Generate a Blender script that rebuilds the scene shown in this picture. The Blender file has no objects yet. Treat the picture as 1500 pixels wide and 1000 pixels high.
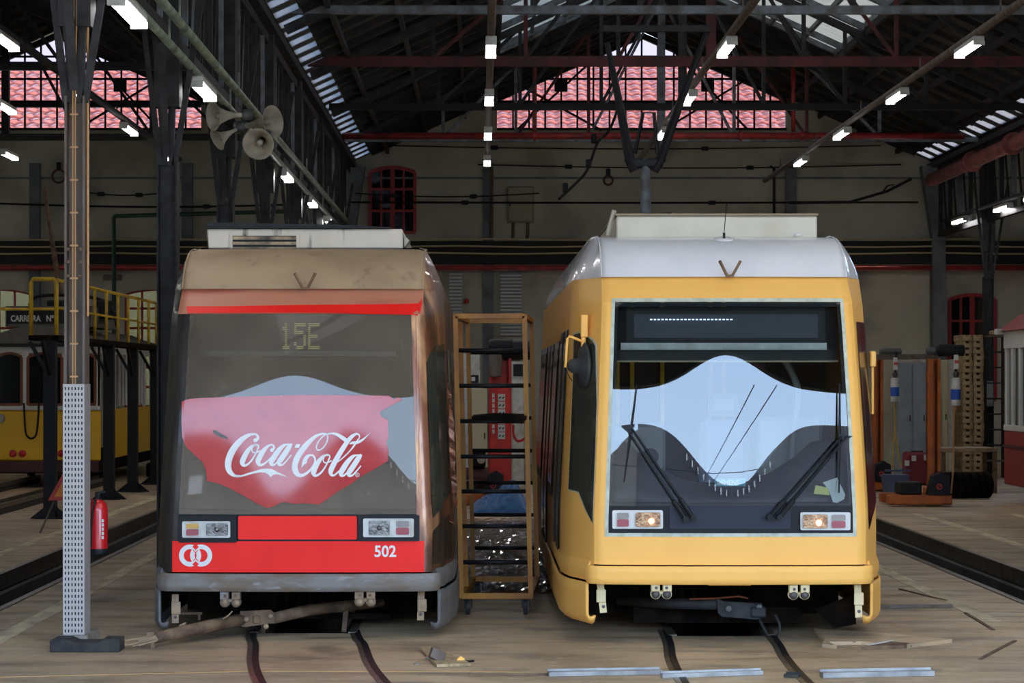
import bpy, math, random
from mathutils import Vector, Matrix, noise
random.seed(7)
C = bpy.context.scene.collection
F = 3190.0; VX, VY, H = 703.0, 555.0, 2.1
PI = math.pi

# ---------------------------------------------------------------- camera
cd = bpy.data.cameras.new('camera'); cam = bpy.data.objects.new('camera', cd); C.objects.link(cam)
cam.location = (0, 0, H); cam.rotation_euler = (PI/2, 0, 0)
cd.sensor_fit = 'HORIZONTAL'; cd.sensor_width = 36.0; cd.lens = 36.0*F/1500
cd.shift_x = (750-VX)/1500; cd.shift_y = (VY-500)/1500
cd.clip_end = 500
bpy.context.scene.camera = cam

def W(px, py, Y): return Vector(((px-VX)*Y/F, Y, H-(py-VY)*Y/F))
def X_(px, Y): return (px-VX)*Y/F
def Z_(py, Y): return H-(py-VY)*Y/F

# ---------------------------------------------------------------- materials
def lin(c):
    c = c/255.0
    return c/12.92 if c <= .04045 else ((c+.055)/1.055)**2.4
def rgb(r, g, b): return (lin(r), lin(g), lin(b), 1)

def mat(name, col, rough=.6, metal=0, col2=None, scale=4, lo=.4, hi=.65, detail=6, bump=0, bscale=40, coat=0, stretch=(1,1,1), spec=.5,
        col3=None, scale3=1.2, lo3=.5, hi3=.7, rough2=None, alpha=None):
    m = bpy.data.materials.new(name); m.use_nodes = True
    nt = m.node_tree; b = nt.nodes['Principled BSDF']
    b.inputs['Base Color'].default_value = col
    b.inputs['Roughness'].default_value = rough; b.inputs['Metallic'].default_value = metal
    b.inputs['Coat Weight'].default_value = coat; b.inputs['Coat Roughness'].default_value = .04
    b.inputs['Specular IOR Level'].default_value = spec
    tc = nt.nodes.new('ShaderNodeTexCoord'); mp = nt.nodes.new('ShaderNodeMapping')
    mp.inputs['Scale'].default_value = stretch
    nt.links.new(tc.outputs['Object'], mp.inputs['Vector'])
    def nz(s, d):
        n = nt.nodes.new('ShaderNodeTexNoise'); n.inputs['Scale'].default_value = s; n.inputs['Detail'].default_value = d
        nt.links.new(mp.outputs['Vector'], n.inputs['Vector']); return n
    def ramp(n, a, c):
        r = nt.nodes.new('ShaderNodeMapRange'); r.inputs['From Min'].default_value = a; r.inputs['From Max'].default_value = c
        nt.links.new(n.outputs['Fac'], r.inputs['Value']); return r
    last = None
    if col2 is not None:
        r = ramp(nz(scale, detail), lo, hi)
        mx = nt.nodes.new('ShaderNodeMix'); mx.data_type = 'RGBA'
        nt.links.new(r.outputs['Result'], mx.inputs['Factor'])
        mx.inputs[6].default_value = col; mx.inputs[7].default_value = col2
        last = mx
        if rough2 is not None:
            rr = nt.nodes.new('ShaderNodeMapRange'); nt.links.new(r.outputs['Result'], rr.inputs['Value'])
            rr.inputs['To Min'].default_value = rough; rr.inputs['To Max'].default_value = rough2
            nt.links.new(rr.outputs['Result'], b.inputs['Roughness'])
    if col3 is not None:
        r = ramp(nz(scale3, 4), lo3, hi3)
        mx = nt.nodes.new('ShaderNodeMix'); mx.data_type = 'RGBA'
        nt.links.new(r.outputs['Result'], mx.inputs['Factor'])
        if last: nt.links.new(last.outputs[2], mx.inputs[6])
        else: mx.inputs[6].default_value = col
        mx.inputs[7].default_value = col3; last = mx
    if last: nt.links.new(last.outputs[2], b.inputs['Base Color'])
    if bump:
        bp = nt.nodes.new('ShaderNodeBump'); bp.inputs['Strength'].default_value = bump
        bp.inputs['Distance'].default_value = .01
        nt.links.new(nz(bscale, 6).outputs['Fac'], bp.inputs['Height']); nt.links.new(bp.outputs['Normal'], b.inputs['Normal'])
    return m

def emit(name, col, s):
    m = bpy.data.materials.new(name); m.use_nodes = True; nt = m.node_tree
    b = nt.nodes['Principled BSDF']; b.inputs['Base Color'].default_value = col
    b.inputs['Emission Color'].default_value = col; b.inputs['Emission Strength'].default_value = s
    return m

def glass(name, tint, ior=1.5, film=None, film_amt=0.0, rough=.0, film_scale=3):
    m = bpy.data.materials.new(name); m.use_nodes = True; nt = m.node_tree
    nt.nodes.remove(nt.nodes['Principled BSDF']); out = nt.nodes['Material Output']
    tr = nt.nodes.new('ShaderNodeBsdfTransparent'); tr.inputs['Color'].default_value = tint
    gl = nt.nodes.new('ShaderNodeBsdfGlossy'); gl.inputs['Roughness'].default_value = rough
    fr = nt.nodes.new('ShaderNodeFresnel'); fr.inputs['IOR'].default_value = ior
    base = tr
    if film is not None:
        df = nt.nodes.new('ShaderNodeBsdfDiffuse'); df.inputs['Color'].default_value = film
        m0 = nt.nodes.new('ShaderNodeMixShader')
        tc = nt.nodes.new('ShaderNodeTexCoord'); n = nt.nodes.new('ShaderNodeTexNoise'); n.inputs['Scale'].default_value = film_scale
        n.inputs['Detail'].default_value = 7
        nt.links.new(tc.outputs['Object'], n.inputs['Vector'])
        r = nt.nodes.new('ShaderNodeMapRange'); nt.links.new(n.outputs['Fac'], r.inputs['Value'])
        r.inputs['From Min'].default_value = .3; r.inputs['From Max'].default_value = .7
        r.inputs['To Min'].default_value = film_amt*.75; r.inputs['To Max'].default_value = min(1, film_amt*1.2)
        nt.links.new(r.outputs['Result'], m0.inputs[0]); nt.links.new(tr.outputs[0], m0.inputs[1]); nt.links.new(df.outputs[0], m0.inputs[2])
        base = m0
    mx = nt.nodes.new('ShaderNodeMixShader')
    nt.links.new(fr.outputs[0], mx.inputs[0]); nt.links.new(base.outputs[0], mx.inputs[1]); nt.links.new(gl.outputs[0], mx.inputs[2])
    nt.links.new(mx.outputs[0], out.inputs['Surface'])
    return m

def translucent(name, col, col_d=None, fac=.5):
    m = bpy.data.materials.new(name); m.use_nodes = True; nt = m.node_tree
    nt.nodes.remove(nt.nodes['Principled BSDF']); out = nt.nodes['Material Output']
    a = nt.nodes.new('ShaderNodeBsdfTranslucent'); a.inputs['Color'].default_value = col
    d = nt.nodes.new('ShaderNodeBsdfDiffuse'); d.inputs['Color'].default_value = col_d or col
    mx = nt.nodes.new('ShaderNodeMixShader'); mx.inputs[0].default_value = fac
    nt.links.new(d.outputs[0], mx.inputs[1]); nt.links.new(a.outputs[0], mx.inputs[2]); nt.links.new(mx.outputs[0], out.inputs['Surface'])
    return m

M = {}
M['steel_dark'] = mat('dark painted steel', rgb(56,55,56), .6, 0, rgb(38,36,34), 6, spec=.25)
M['steel_grey'] = mat('blue grey painted steel', rgb(118,126,134), .5, 0, rgb(84,82,80), 5)
M['steel_mid'] = mat('grey painted steel', rgb(106,94,84), .55, 0, rgb(84,64,48), 3, stretch=(3,3,.6))
M['black'] = mat('black paint', rgb(26,26,28), .5, spec=.25)
M['rubber'] = mat('black rubber', rgb(34,34,36), .8, 0, rgb(58,56,52), 9)
M['red_pipe'] = mat('red pipe paint', rgb(176,52,50), .45, 0, rgb(120,36,34), 4)
M['dred'] = mat('dark red beam paint', rgb(92,26,28), .6, 0, rgb(56,20,22), 3)
M['dull_red'] = mat('dull red pipe paint', rgb(158,84,78), .6, 0, rgb(110,60,56), 4)
M['win_red'] = mat('red window frame paint', rgb(160,38,40), .5)
M['roof_board'] = mat('dark roof boards', rgb(66,60,54), .8, 0, rgb(40,37,34), 2)
M['rafter'] = mat('dark rafters', rgb(50,48,47), .8, 0, rgb(34,33,32), 3)
M['wall'] = mat('plaster wall', rgb(196,192,174), .9, 0, rgb(172,168,151), .7, bump=.3, bscale=8, col3=rgb(132,127,116), scale3=.35, lo3=.5, hi3=.72)
M['wall_out'] = mat('render wall', rgb(66,56,40), .9, 0, rgb(44,38,30), .7)
M['pilaster'] = mat('blue grey pilaster paint', rgb(116,122,126), .7, 0, rgb(90,94,98), 2)
M['tile'] = mat('clay roof tile', rgb(222,152,130), .8, 0, rgb(204,128,108), 5, col3=rgb(214,166,152), scale3=1.0)
M['yel'] = mat('tram yellow primer', rgb(254,191,98), .45, 0, rgb(251,186,93), 2, lo=.45, hi=.7, spec=.35)
M['yel_side'] = M['yel']
M['silver'] = mat('silver roof paint', rgb(226,222,222), .22, 0, rgb(219,216,216), 3, coat=.5)
M['cream'] = mat('cream panel', rgb(212,206,188), .6, 0, rgb(200,192,172), 3)
M['masking'] = mat('masking tape film', rgb(200,204,186), .6, 0, rgb(176,178,160), 12)
M['gasket'] = mat('black gasket', rgb(18,18,22), .45, spec=.25)
M['navy'] = mat('dark navy panel', rgb(30,34,48), .4, spec=.3)
M['dash'] = mat('dashboard grey', rgb(88,82,86), .6, 0, rgb(76,72,76), 5)
M['interior'] = mat('cab interior', rgb(40,40,44), .8, spec=.15)
M['int_light'] = mat('cab light panels', rgb(120,122,118), .6)
M['white'] = mat('white plastic', rgb(214,212,206), .5)
M['off'] = mat('off white metal', rgb(206,206,200), .5, 0, rgb(180,178,168), 8)
M['paint_white'] = mat('worn white road paint', rgb(224,206,172), .8, 0, rgb(176,158,130), 5, stretch=(1,.4,1))
M['red_band'] = mat('bright red film', rgb(246,40,32), .4, 0, rgb(238,34,28), 3, spec=.25)
M['red_film'] = mat('red advert film', rgb(186,60,58), .07, 0, rgb(176,52,52), 4, spec=.42)
M['logo_white'] = mat('logo white', rgb(222,220,216), .3)
M['dirt_tan'] = mat('dusty tan paint', rgb(172,143,110), .6, 0, rgb(156,128,98), 2.5, col3=rgb(128,104,82), scale3=7, lo3=.62, hi3=.78)
M['dirt_red'] = mat('dusty red paint', rgb(188,120,92), .5, 0, rgb(178,78,66), 2.2, lo=.5, hi=.72, stretch=(.5,1,3))
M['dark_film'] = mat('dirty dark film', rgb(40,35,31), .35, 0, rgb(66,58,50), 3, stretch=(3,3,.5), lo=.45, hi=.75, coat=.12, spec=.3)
M['copper'] = mat('coppery torn film', rgb(146,92,66), .32, .3, rgb(70,50,42), 1.6, stretch=(1.6,1.6,.55), lo=.42, hi=.56, coat=.4, col3=rgb(206,156,114), scale3=2.2, lo3=.55, hi3=.68)  # warm streaks and pale patches paint the film's reflections and highlights
M['bumper'] = mat('scuffed grey bumper', rgb(122,116,110), .55, 0, rgb(108,92,76), 3, stretch=(1,1,3), lo=.42, hi=.58, col3=rgb(138,134,132), scale3=9, lo3=.6, hi3=.7)
M['skirt_grey'] = mat('grey skirt', rgb(108,106,106), .5, 0, rgb(94,92,90), 3)
M['rust'] = mat('rusty iron', rgb(124,98,74), .75, .1, rgb(84,62,46), 6, bump=.5)
M['under'] = mat('grimy underframe', rgb(17,14,12), .9, 0, rgb(38,29,21), 5, spec=.08)
M['brack_grey'] = mat('grey bracket', rgb(132,132,130), .55, .2, rgb(124,104,84), 7)
M['brack_tan'] = mat('rusty tan bracket', rgb(168,140,108), .6, .1, rgb(134,112,90), 7)
M['brack_yel'] = mat('cream bracket', rgb(238,218,170), .5, 0, rgb(220,200,150), 6)
M['bolt'] = mat('bolt steel', rgb(90,86,84), .5, .4)
M['sooty'] = mat('sooty white roof box', rgb(220,208,190), .6, 0, rgb(212,200,180), 3, col3=rgb(42,36,32), scale3=5.5, lo3=.58, hi3=.66, stretch=(1,1,.15))
M['amber'] = mat('amber lens', rgb(196,146,40), .25, coat=.6)
M['redlens'] = mat('red lens', rgb(150,46,58), .25, coat=.6)
M['greylens'] = mat('grey lens', rgb(130,122,118), .25, coat=.6)
M['reflector'] = mat('reflector glass', rgb(136,132,128), .25, .5, rgb(84,80,78), 30, bump=.6, bscale=60)
M['warm_refl'] = mat('lit reflector', rgb(176,140,104), .25, .5, rgb(120,86,62), 30, bump=.6, bscale=60)
M['warm_bulb'] = emit('headlight bulb glow', rgb(255,170,90), 14)
M['tube'] = emit('fluorescent tube', (1,.98,1,1), 16)
M['led'] = emit('cool led', (.45,.65,1,1), 2.2)
M['sign_glow'] = emit('yellow led dots', rgb(196,190,110), .25)
M['olive_pipe'] = mat('olive conduit', rgb(150,160,136), .35, .2, rgb(106,112,98), 4)
M['brass'] = mat('brass coloured cable', rgb(188,140,92), .5, .2)
M['horn'] = mat('beige horn', rgb(182,174,156), .6, 0, rgb(150,140,124), 5)
M['rack_yel'] = mat('mustard rack paint', rgb(184,126,22), .5, 0, rgb(150,92,22), 4, stretch=(1,1,.4))
M['rail_yel'] = mat('yellow railing', rgb(222,180,36), .5, 0, rgb(180,140,40), 5)
M['tramyel'] = mat('vintage tram yellow', rgb(236,182,20), .4)
M['tramwhite'] = mat('vintage tram white', rgb(214,212,206), .5)
M['maroon'] = mat('maroon skirt', rgb(74,34,38), .6)
M['tramred'] = mat('vintage tram red', rgb(150,56,50), .5)
M['brownwood'] = mat('brown varnished frame', rgb(120,64,32), .5)
M['roofgrey'] = mat('grey canvas roof', rgb(108,104,96), .8, 0, rgb(86,82,76), 3)
M['darkglass'] = mat('dark window glass', rgb(20,22,24), .05, 0, coat=.6)
M['sideglass'] = mat('dusty dark side glass', rgb(50,52,46), .2, 0, rgb(66,68,58), 4)
M['ext_red'] = mat('fire extinguisher red', rgb(196,28,32), .3, coat=.5)
M['tri_orange'] = mat('orange sign face', rgb(232,140,24), .4)
M['tri_red'] = mat('sign red border', rgb(196,52,38), .4)
M['lift_red'] = mat('red lift paint', rgb(206,46,30), .45, 0, rgb(176,36,26), 4)
M['lift_orange'] = mat('orange lift paint', rgb(190,100,30), .5, 0, rgb(160,80,26), 4)
M['motor'] = mat('motor grey', rgb(84,86,84), .5, .2)
M['cab_beige'] = mat('beige cabinet', rgb(190,182,150), .6)
M['cab_grey'] = mat('grey cabinet', rgb(150,158,166), .5, 0, rgb(132,140,148), 3)
M['tarp'] = mat('blue tarpaulin', rgb(44,104,160), .4, 0, rgb(30,76,128), 8)
M['timber'] = mat('pale timber', rgb(184,160,122), .8, 0, rgb(140,116,84), 5, stretch=(4,4,1))
M['pink_chest'] = mat('dark red chest', rgb(120,30,44), .5)
M['blue_bin'] = mat('blue grey bin', rgb(76,90,116), .6)
M['lblue'] = mat('blue label', rgb(40,90,190), .5)
M['alu'] = mat('aluminium profile', rgb(164,162,160), .4, .5, rgb(130,128,126), 6)
M['concrete_base'] = mat('concrete block', rgb(150,144,132), .8, 0, rgb(120,114,102), 8)
M['rope'] = mat('pale twisted rope', rgb(196,180,140), .8)
M['tray'] = mat('black cable tray', rgb(40,38,36), .8)
M['louver'] = mat('white louvre', rgb(206,206,196), .6)
M['green_pipe'] = mat('dark green pipe', rgb(44,72,58), .5)
M['rail'] = mat('worn rail steel', rgb(120,112,100), .35, .6, rgb(84,70,58), 8)
M['pit'] = mat('oily pit wall', rgb(66,62,56), .7, 0, rgb(40,38,36), 2, stretch=(1,1,.5))
M['screen_glass'] = glass('yellow tram windscreen glass', (.82,.88,.86,1), 1.86)
M['screen_dirty'] = glass('dusty windscreen glass', (.6,.6,.58,1), 1.5, rgb(146,132,114), .42, film_scale=2.2)
M['gable_glass'] = glass('tinted gable glazing', (.40,.335,.34,1), 1.45)  # tint added to dim the bright outside
M['sky_glass'] = translucent('roof light sheet', (.36,.35,.34,1), (.3,.3,.3,1), .55)
M['clear'] = glass('clear window glass', (.3,.3,.29,1), 1.45)
M['plastic'] = glass('clear plastic film', (.9,.9,.9,1), 1.6, rgb(150,150,150), .12, rough=.08)
M['added_glazing'] = translucent('added overhead glazing', (.56,.52,.46,1), (.5,.5,.5,1), .7)
M['lantern'] = translucent('translucent corrugated roof sheet', rgb(186,184,176), rgb(176,176,170), .36)

def sticker_mat(): pass

def floor_mat():
    m = bpy.data.materials.new('shed concrete floor'); m.use_nodes = True; nt = m.node_tree; b = nt.nodes['Principled BSDF']
    L = nt.links.new
    tc = nt.nodes.new('ShaderNodeTexCoord')
    def noise_(sc, st=(1,1,1), d=8):
        mp = nt.nodes.new('ShaderNodeMapping'); mp.inputs['Scale'].default_value = st; L(tc.outputs['Object'], mp.inputs['Vector'])
        n = nt.nodes.new('ShaderNodeTexNoise'); n.inputs['Scale'].default_value = sc; n.inputs['Detail'].default_value = d
        L(mp.outputs['Vector'], n.inputs['Vector']); return n.outputs['Fac']
    def mr(v, a, c, lo=0, hi=1):
        r = nt.nodes.new('ShaderNodeMapRange'); L(v, r.inputs['Value']); r.inputs['From Min'].default_value = a; r.inputs['From Max'].default_value = c
        r.inputs['To Min'].default_value = lo; r.inputs['To Max'].default_value = hi; return r.outputs['Result']
    def mix(f, a, c):
        x = nt.nodes.new('ShaderNodeMix'); x.data_type = 'RGBA'; L(f, x.inputs['Factor'])
        for i, s in ((6, a), (7, c)):
            if isinstance(s, tuple): x.inputs[i].default_value = s
            else: L(s, x.inputs[i])
        return x.outputs[2]
    c = mix(mr(noise_(.5, (1,.35,1)), .35, .65), rgb(206,178,142), rgb(162,138,108))
    c = mix(mr(noise_(1.6, (.6,2.0,1)), .46, .72), c, rgb(128,112,92))
    c = mix(mr(noise_(9, (.7,1.9,1)), .58, .75), c, rgb(206,182,148))
    c = mix(mr(noise_(1.1, (1,1,1), 4), .6, .74), c, rgb(112,100,84))
    c = mix(mr(noise_(26, (.3,1.6,1)), .64, .72), c, rgb(62,56,50))
    L(c, b.inputs['Base Color'])
    L(mr(noise_(1.4), .35, .65, .42, .75), b.inputs['Roughness'])
    bp = nt.nodes.new('ShaderNodeBump'); bp.inputs['Strength'].default_value = .6; bp.inputs['Distance'].default_value = .012
    L(noise_(14, (.4,2,1), 10), bp.inputs['Height']); L(bp.outputs['Normal'], b.inputs['Normal'])
    return m
M['floor'] = floor_mat()

# ---------------------------------------------------------------- objects and meshes
ROOTLOC = {}
def thing(name, label, cat, loc=(0,0,0), rotz=0, group=None, local=False):
    o = bpy.data.objects.new(name, None); C.objects.link(o); o.empty_display_size = .2
    o.location = loc; o.rotation_euler = (0, 0, rotz)
    ROOTLOC[o.name] = Vector((0,0,0)) if local else Vector(loc)
    o['label'] = label; o['category'] = cat
    if group: o['group'] = group
    return o
def tag(o, label, cat, group=None, kind=None):
    o['label'] = label; o['category'] = cat
    if group: o['group'] = group
    if kind: o['kind'] = kind
    return o
def struct(o): o['kind'] = 'structure'; return o
def rootof(o):
    while o.parent: o = o.parent
    return o
def dup(root, loc, rotz=None, label=None, group=None):
    r = root.copy(); C.objects.link(r); r.location = loc
    if rotz is not None: r.rotation_euler = (0, 0, rotz)
    if label: r['label'] = label
    if group: r['group'] = group
    for ch in list(root.children):
        c = ch.copy(); C.objects.link(c); c.parent = r
        for g in ch.children:
            d = g.copy(); C.objects.link(d); d.parent = c
    return r

class MB:
    def __init__(s): s.v = []; s.f = []
    def add(s, vs, fs):
        n = len(s.v); s.v += [Vector(v) for v in vs]; s.f += [tuple(i+n for i in f) for f in fs]; return s
    def box(s, x0, x1, y0, y1, z0, z1):
        return s.add([(x0,y0,z0),(x1,y0,z0),(x1,y1,z0),(x0,y1,z0),(x0,y0,z1),(x1,y0,z1),(x1,y1,z1),(x0,y1,z1)],
                     [(0,3,2,1),(4,5,6,7),(0,1,5,4),(1,2,6,5),(2,3,7,6),(3,0,4,7)])
    def bbox(s, x0, x1, y0, y1, z0, z1, r=.01):      # box with chamfered edges (octagonal in each corner)
        if x1 < x0: x0, x1 = x1, x0
        r = min(r, (x1-x0)/2.2, (y1-y0)/2.2, (z1-z0)/2.2)
        vs = []; idx = {}
        for sx in (0,1):
            for sy in (0,1):
                for sz in (0,1):
                    for ax in range(3):
                        p = [x1 if sx else x0, y1 if sy else y0, z1 if sz else z0]
                        for k, sg in enumerate((sx,sy,sz)):
                            if k != ax: p[k] += -r if sg else r
                        idx[(sx,sy,sz,ax)] = len(vs); vs.append(p)
        fs = []
        for ax in range(3):
            a, b = [k for k in range(3) if k != ax]
            for sg in (0,1):
                q = []
                for (i, j) in ((0,0),(1,0),(1,1),(0,1)):
                    t = [0,0,0]; t[ax] = sg; t[a] = i; t[b] = j; q.append(idx[(t[0],t[1],t[2],ax)])
                fs.append(tuple(q))
            for i in (0,1):
                for j in (0,1):
                    t0 = [0,0,0]; t0[a] = i; t0[b] = j; t1 = list(t0); t1[ax] = 1
                    fs.append((idx[(*t0,a)], idx[(*t1,a)], idx[(*t1,b)], idx[(*t0,b)]))
        for sx in (0,1):
            for sy in (0,1):
                for sz in (0,1): fs.append((idx[(sx,sy,sz,0)], idx[(sx,sy,sz,1)], idx[(sx,sy,sz,2)]))
        return s.add(vs, fs)
    def bar(s, a, b, w, h=None, up=(0,0,1)):
        a = Vector(a); b = Vector(b); h = h or w; d = (b-a).normalized(); u = Vector(up)
        if abs(d.dot(u)) > .98: u = Vector((0,1,0))
        x = d.cross(u).normalized(); z = x.cross(d).normalized()
        vs = []
        for p in (a, b):
            for (i, j) in ((-1,-1),(1,-1),(1,1),(-1,1)): vs.append(p + x*(i*w/2) + z*(j*h/2))
        return s.add(vs, [(3,2,1,0),(4,5,6,7),(0,1,5,4),(1,2,6,5),(2,3,7,6),(3,0,4,7)])
    def angle(s, a, b, w, t=.012, up=(0,0,1)):     # L section
        a = Vector(a); b = Vector(b); d = (b-a).normalized(); u = Vector(up)
        if abs(d.dot(u)) > .98: u = Vector((0,1,0))
        x = d.cross(u).normalized(); z = x.cross(d).normalized()
        pr = [(-w/2,-w/2),(w/2,-w/2),(w/2,-w/2+t),(-w/2+t,-w/2+t),(-w/2+t,w/2),(-w/2,w/2)]
        vs = [p + x*i + z*j for p in (a, b) for (i, j) in pr]
        fs = [(5,4,3,2,1,0),(6,7,8,9,10,11)] + [(k,(k+1)%6,(k+1)%6+6,k+6) for k in range(6)]
        return s.add(vs, fs)
    def tube(s, pts, r, n=10, cap=True, closed=False):
        pts = [Vector(p) for p in pts]; rs = r if isinstance(r, (list, tuple)) else [r]*len(pts)
        rings = []; u = None
        for i, p in enumerate(pts):
            if closed: d = (pts[(i+1)%len(pts)]-pts[i-1])
            else: d = (pts[min(i+1, len(pts)-1)]-pts[max(i-1, 0)])
            d = d.normalized()
            if u is None: u = d.orthogonal().normalized()
            u = (u - d*u.dot(d))
            if u.length < 1e-6: u = d.orthogonal()
            u.normalize(); w = d.cross(u)
            rings.append([p + (u*math.cos(2*PI*k/n) + w*math.sin(2*PI*k/n))*rs[i] for k in range(n)])
        vs = [v for R in rings for v in R]; fs = []
        m = len(pts)
        for i in range(m if closed else m-1):
            for k in range(n):
                a = i*n+k; b = i*n+(k+1)%n; j = (i+1)%m; fs.append((a, b, j*n+(k+1)%n, j*n+k))
        if cap and not closed: fs += [tuple(range(n-1,-1,-1)), tuple((m-1)*n+k for k in range(n))]
        return s.add(vs, fs)
    def cyl(s, a, b, r, n=16, r2=None): return s.tube([a, b], [r, r if r2 is None else r2], n)
    def lathe(s, o, axis, prof, n=24):       # prof: (radius, distance along axis)
        o = Vector(o); d = Vector(axis).normalized(); u = d.orthogonal().normalized(); w = d.cross(u)
        vs = [o + d*h + (u*math.cos(2*PI*k/n)+w*math.sin(2*PI*k/n))*max(r,1e-4) for (r,h) in prof for k in range(n)]
        fs = [(i*n+k, i*n+(k+1)%n, (i+1)*n+(k+1)%n, (i+1)*n+k) for i in range(len(prof)-1) for k in range(n)]
        return s.add(vs, fs)
    def prism(s, poly, d, ax='y'):           # poly: list of 3D points (planar), extruded by vector d
        d = Vector(d); n = len(poly); p = [Vector(q) for q in poly]
        vs = p + [q+d for q in p]
        return s.add(vs, [tuple(range(n-1,-1,-1)), tuple(range(n,2*n))] + [(k,(k+1)%n,(k+1)%n+n,k+n) for k in range(n)])
    def grid(s, fn, us, vs_, skip=None):
        pts = [fn(u, v) for v in vs_ for u in us]; n = len(us); fs = []
        for j in range(len(vs_)-1):
            for i in range(n-1):
                if skip and skip((us[i]+us[i+1])/2, (vs_[j]+vs_[j+1])/2): continue
                fs.append((j*n+i, j*n+i+1, (j+1)*n+i+1, (j+1)*n+i))
        return s.add(pts, fs)
    def build(s, name, m, parent=None, smooth=False, solid=0, bev=0, auto=None):
        me = bpy.data.meshes.new(name)
        off = ROOTLOC.get(rootof(parent).name, Vector()) if parent else Vector()
        me.from_pydata([tuple(v-off) for v in s.v], [], s.f); me.validate(); 
        o = bpy.data.objects.new(name, me); C.objects.link(o)
        me.materials.append(M[m] if isinstance(m, str) else m)
        import bmesh
        bm = bmesh.new(); bm.from_mesh(me)
        if smooth or auto: bmesh.ops.remove_doubles(bm, verts=bm.verts, dist=1e-5)
        bmesh.ops.recalc_face_normals(bm, faces=bm.faces)
        bm.to_mesh(me); bm.free()
        if smooth or auto:
            for p in me.polygons: p.use_smooth = True
        if parent: o.parent = parent
        if auto:
            try: me.set_sharp_from_angle(angle=auto)
            except Exception: pass
        if solid:
            md = o.modifiers.new('thick', 'SOLIDIFY'); md.thickness = solid; md.offset = 0
        if bev:
            md = o.modifiers.new('bev', 'BEVEL'); md.width = bev; md.segments = 2; md.limit_method = 'ANGLE'
        return o

def text_mb(txt, size, fn, align='LEFT', bold=0.0, sx=1.0, depth=.002, shear=0):
    cu = bpy.data.curves.new('t', 'FONT'); cu.body = txt; cu.size = size; cu.align_x = align; cu.offset = bold; cu.shear = shear
    cu.resolution_u = 3; cu.extrude = depth
    ob = bpy.data.objects.new('t', cu); C.objects.link(ob)
    bpy.context.view_layer.update()
    me = bpy.data.meshes.new_from_object(ob.evaluated_get(bpy.context.evaluated_depsgraph_get()))
    mb = MB(); mb.add([fn(v.co.x*sx, v.co.y, v.co.z) for v in me.vertices], [tuple(p.vertices) for p in me.polygons])
    bpy.data.objects.remove(ob); bpy.data.curves.remove(cu); bpy.data.meshes.remove(me)
    return mb

def catmull(P, n=6, closed=False):
    out = []; m = len(P)
    rng = range(m if closed else m-1)
    for i in rng:
        g = lambda k: P[k % m] if closed else P[min(max(k, 0), m-1)]
        p0, p1, p2, p3 = g(i-1), g(i), g(i+1), g(i+2)
        for k in range(n):
            t = k/n
            out.append(tuple(.5*((2*b)+(-a+c)*t+(2*a-5*b+4*c-d)*t*t+(-a+3*b-3*c+d)*t**3) for a,b,c,d in zip(p0,p1,p2,p3)))
    if not closed: out.append(tuple(P[-1]))
    return out
# ================================================================ THE SHED
YB = 53.6            # face of the rear wall
XL, XR = -3.22, 11.2 # column rows of the middle aisle
EZ, SL = 7.4, .458   # eave height, roof slope
XC = (XL+XR)/2
BAY = 5.1
# ---- floor with two inspection pits
PITS = [(-5.2, -4.34), (-1.90, -1.02), (1.54, 2.42), (5.06, 5.98)]
PY0 = [12.0, 18.0, 17.8, 12.0]
def floor_slab(x0, x1, y0=4.0, y1=YB+.4):
    b = MB().box(x0, x1, y0, y1, -.25, 0); return b
fl = MB()
for (a, c) in ((-18, -5.2), (-4.34, -1.90), (-1.02, 1.54), (2.42, 5.06), (5.98, 25.6)): fl.add(floor_slab(a, c).v, floor_slab(a, c).f)
for (a, c), q in zip(PITS, PY0): fl.box(a, c, 4.0, q, -.25, 0)
struct(fl.build('floor', 'floor'))
n_trim = [0]
def trim(mb, m, **k):
    n_trim[0] += 1; return struct(mb.build('trim_%d' % n_trim[0], m, **k))
for (a, c), p0 in zip(PITS, PY0):
    p = MB()
    p.box(a-.2, a, p0, YB, -1.35, -.25).box(c, c+.2, p0, YB, -1.35, -.25).box(a-.2, c+.2, p0, YB, -1.5, -1.35).box(a-.2, c+.2, YB, YB+.3, -1.5, -.02).box(a-.2, c+.2, p0-.2, p0, -1.5, -.25)
    trim(p, 'pit')
    for e, sg in ((a, -1), (c, 1)):
        trim(MB().box(min(e, e-sg*.07), max(e, e-sg*.07), p0, YB, -.16, .012), 'rail')
        trim(MB().box(min(e-sg*.1, e-sg*.18), max(e-sg*.1, e-sg*.18), p0, YB, -.3, -.16), 'pit')
# painted guide lines and expansion joints (worn paint lies on the slab)
def line_strip(pts, w, m, z=.004):
    b = MB()
    for (p, q) in zip(pts[:-1], pts[1:]): b.bar((p[0], p[1], z-.004), (q[0], q[1], z-.004), w, .008)
    return trim(b, m)
line_strip([(-3.88, 16.9), (-3.88, 40)], .16, 'paint_white')
line_strip([(-5.75, 18), (-5.75, 40)], .16, 'paint_white')
line_strip([(4.44, 18.9), (4.44, 40)], .16, 'paint_white')
line_strip([(6.82, 18), (6.82, 34)], .17, 'paint_white')
line_strip([(8.3, 24), (8.3, 34)], .17, 'paint_white')
line_strip([(4.5, 19.6), (9, 19.6)], .03, 'concrete_base')
line_strip([(-9, 18.2), (-3.9, 18.2)], .03, 'concrete_base')
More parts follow.
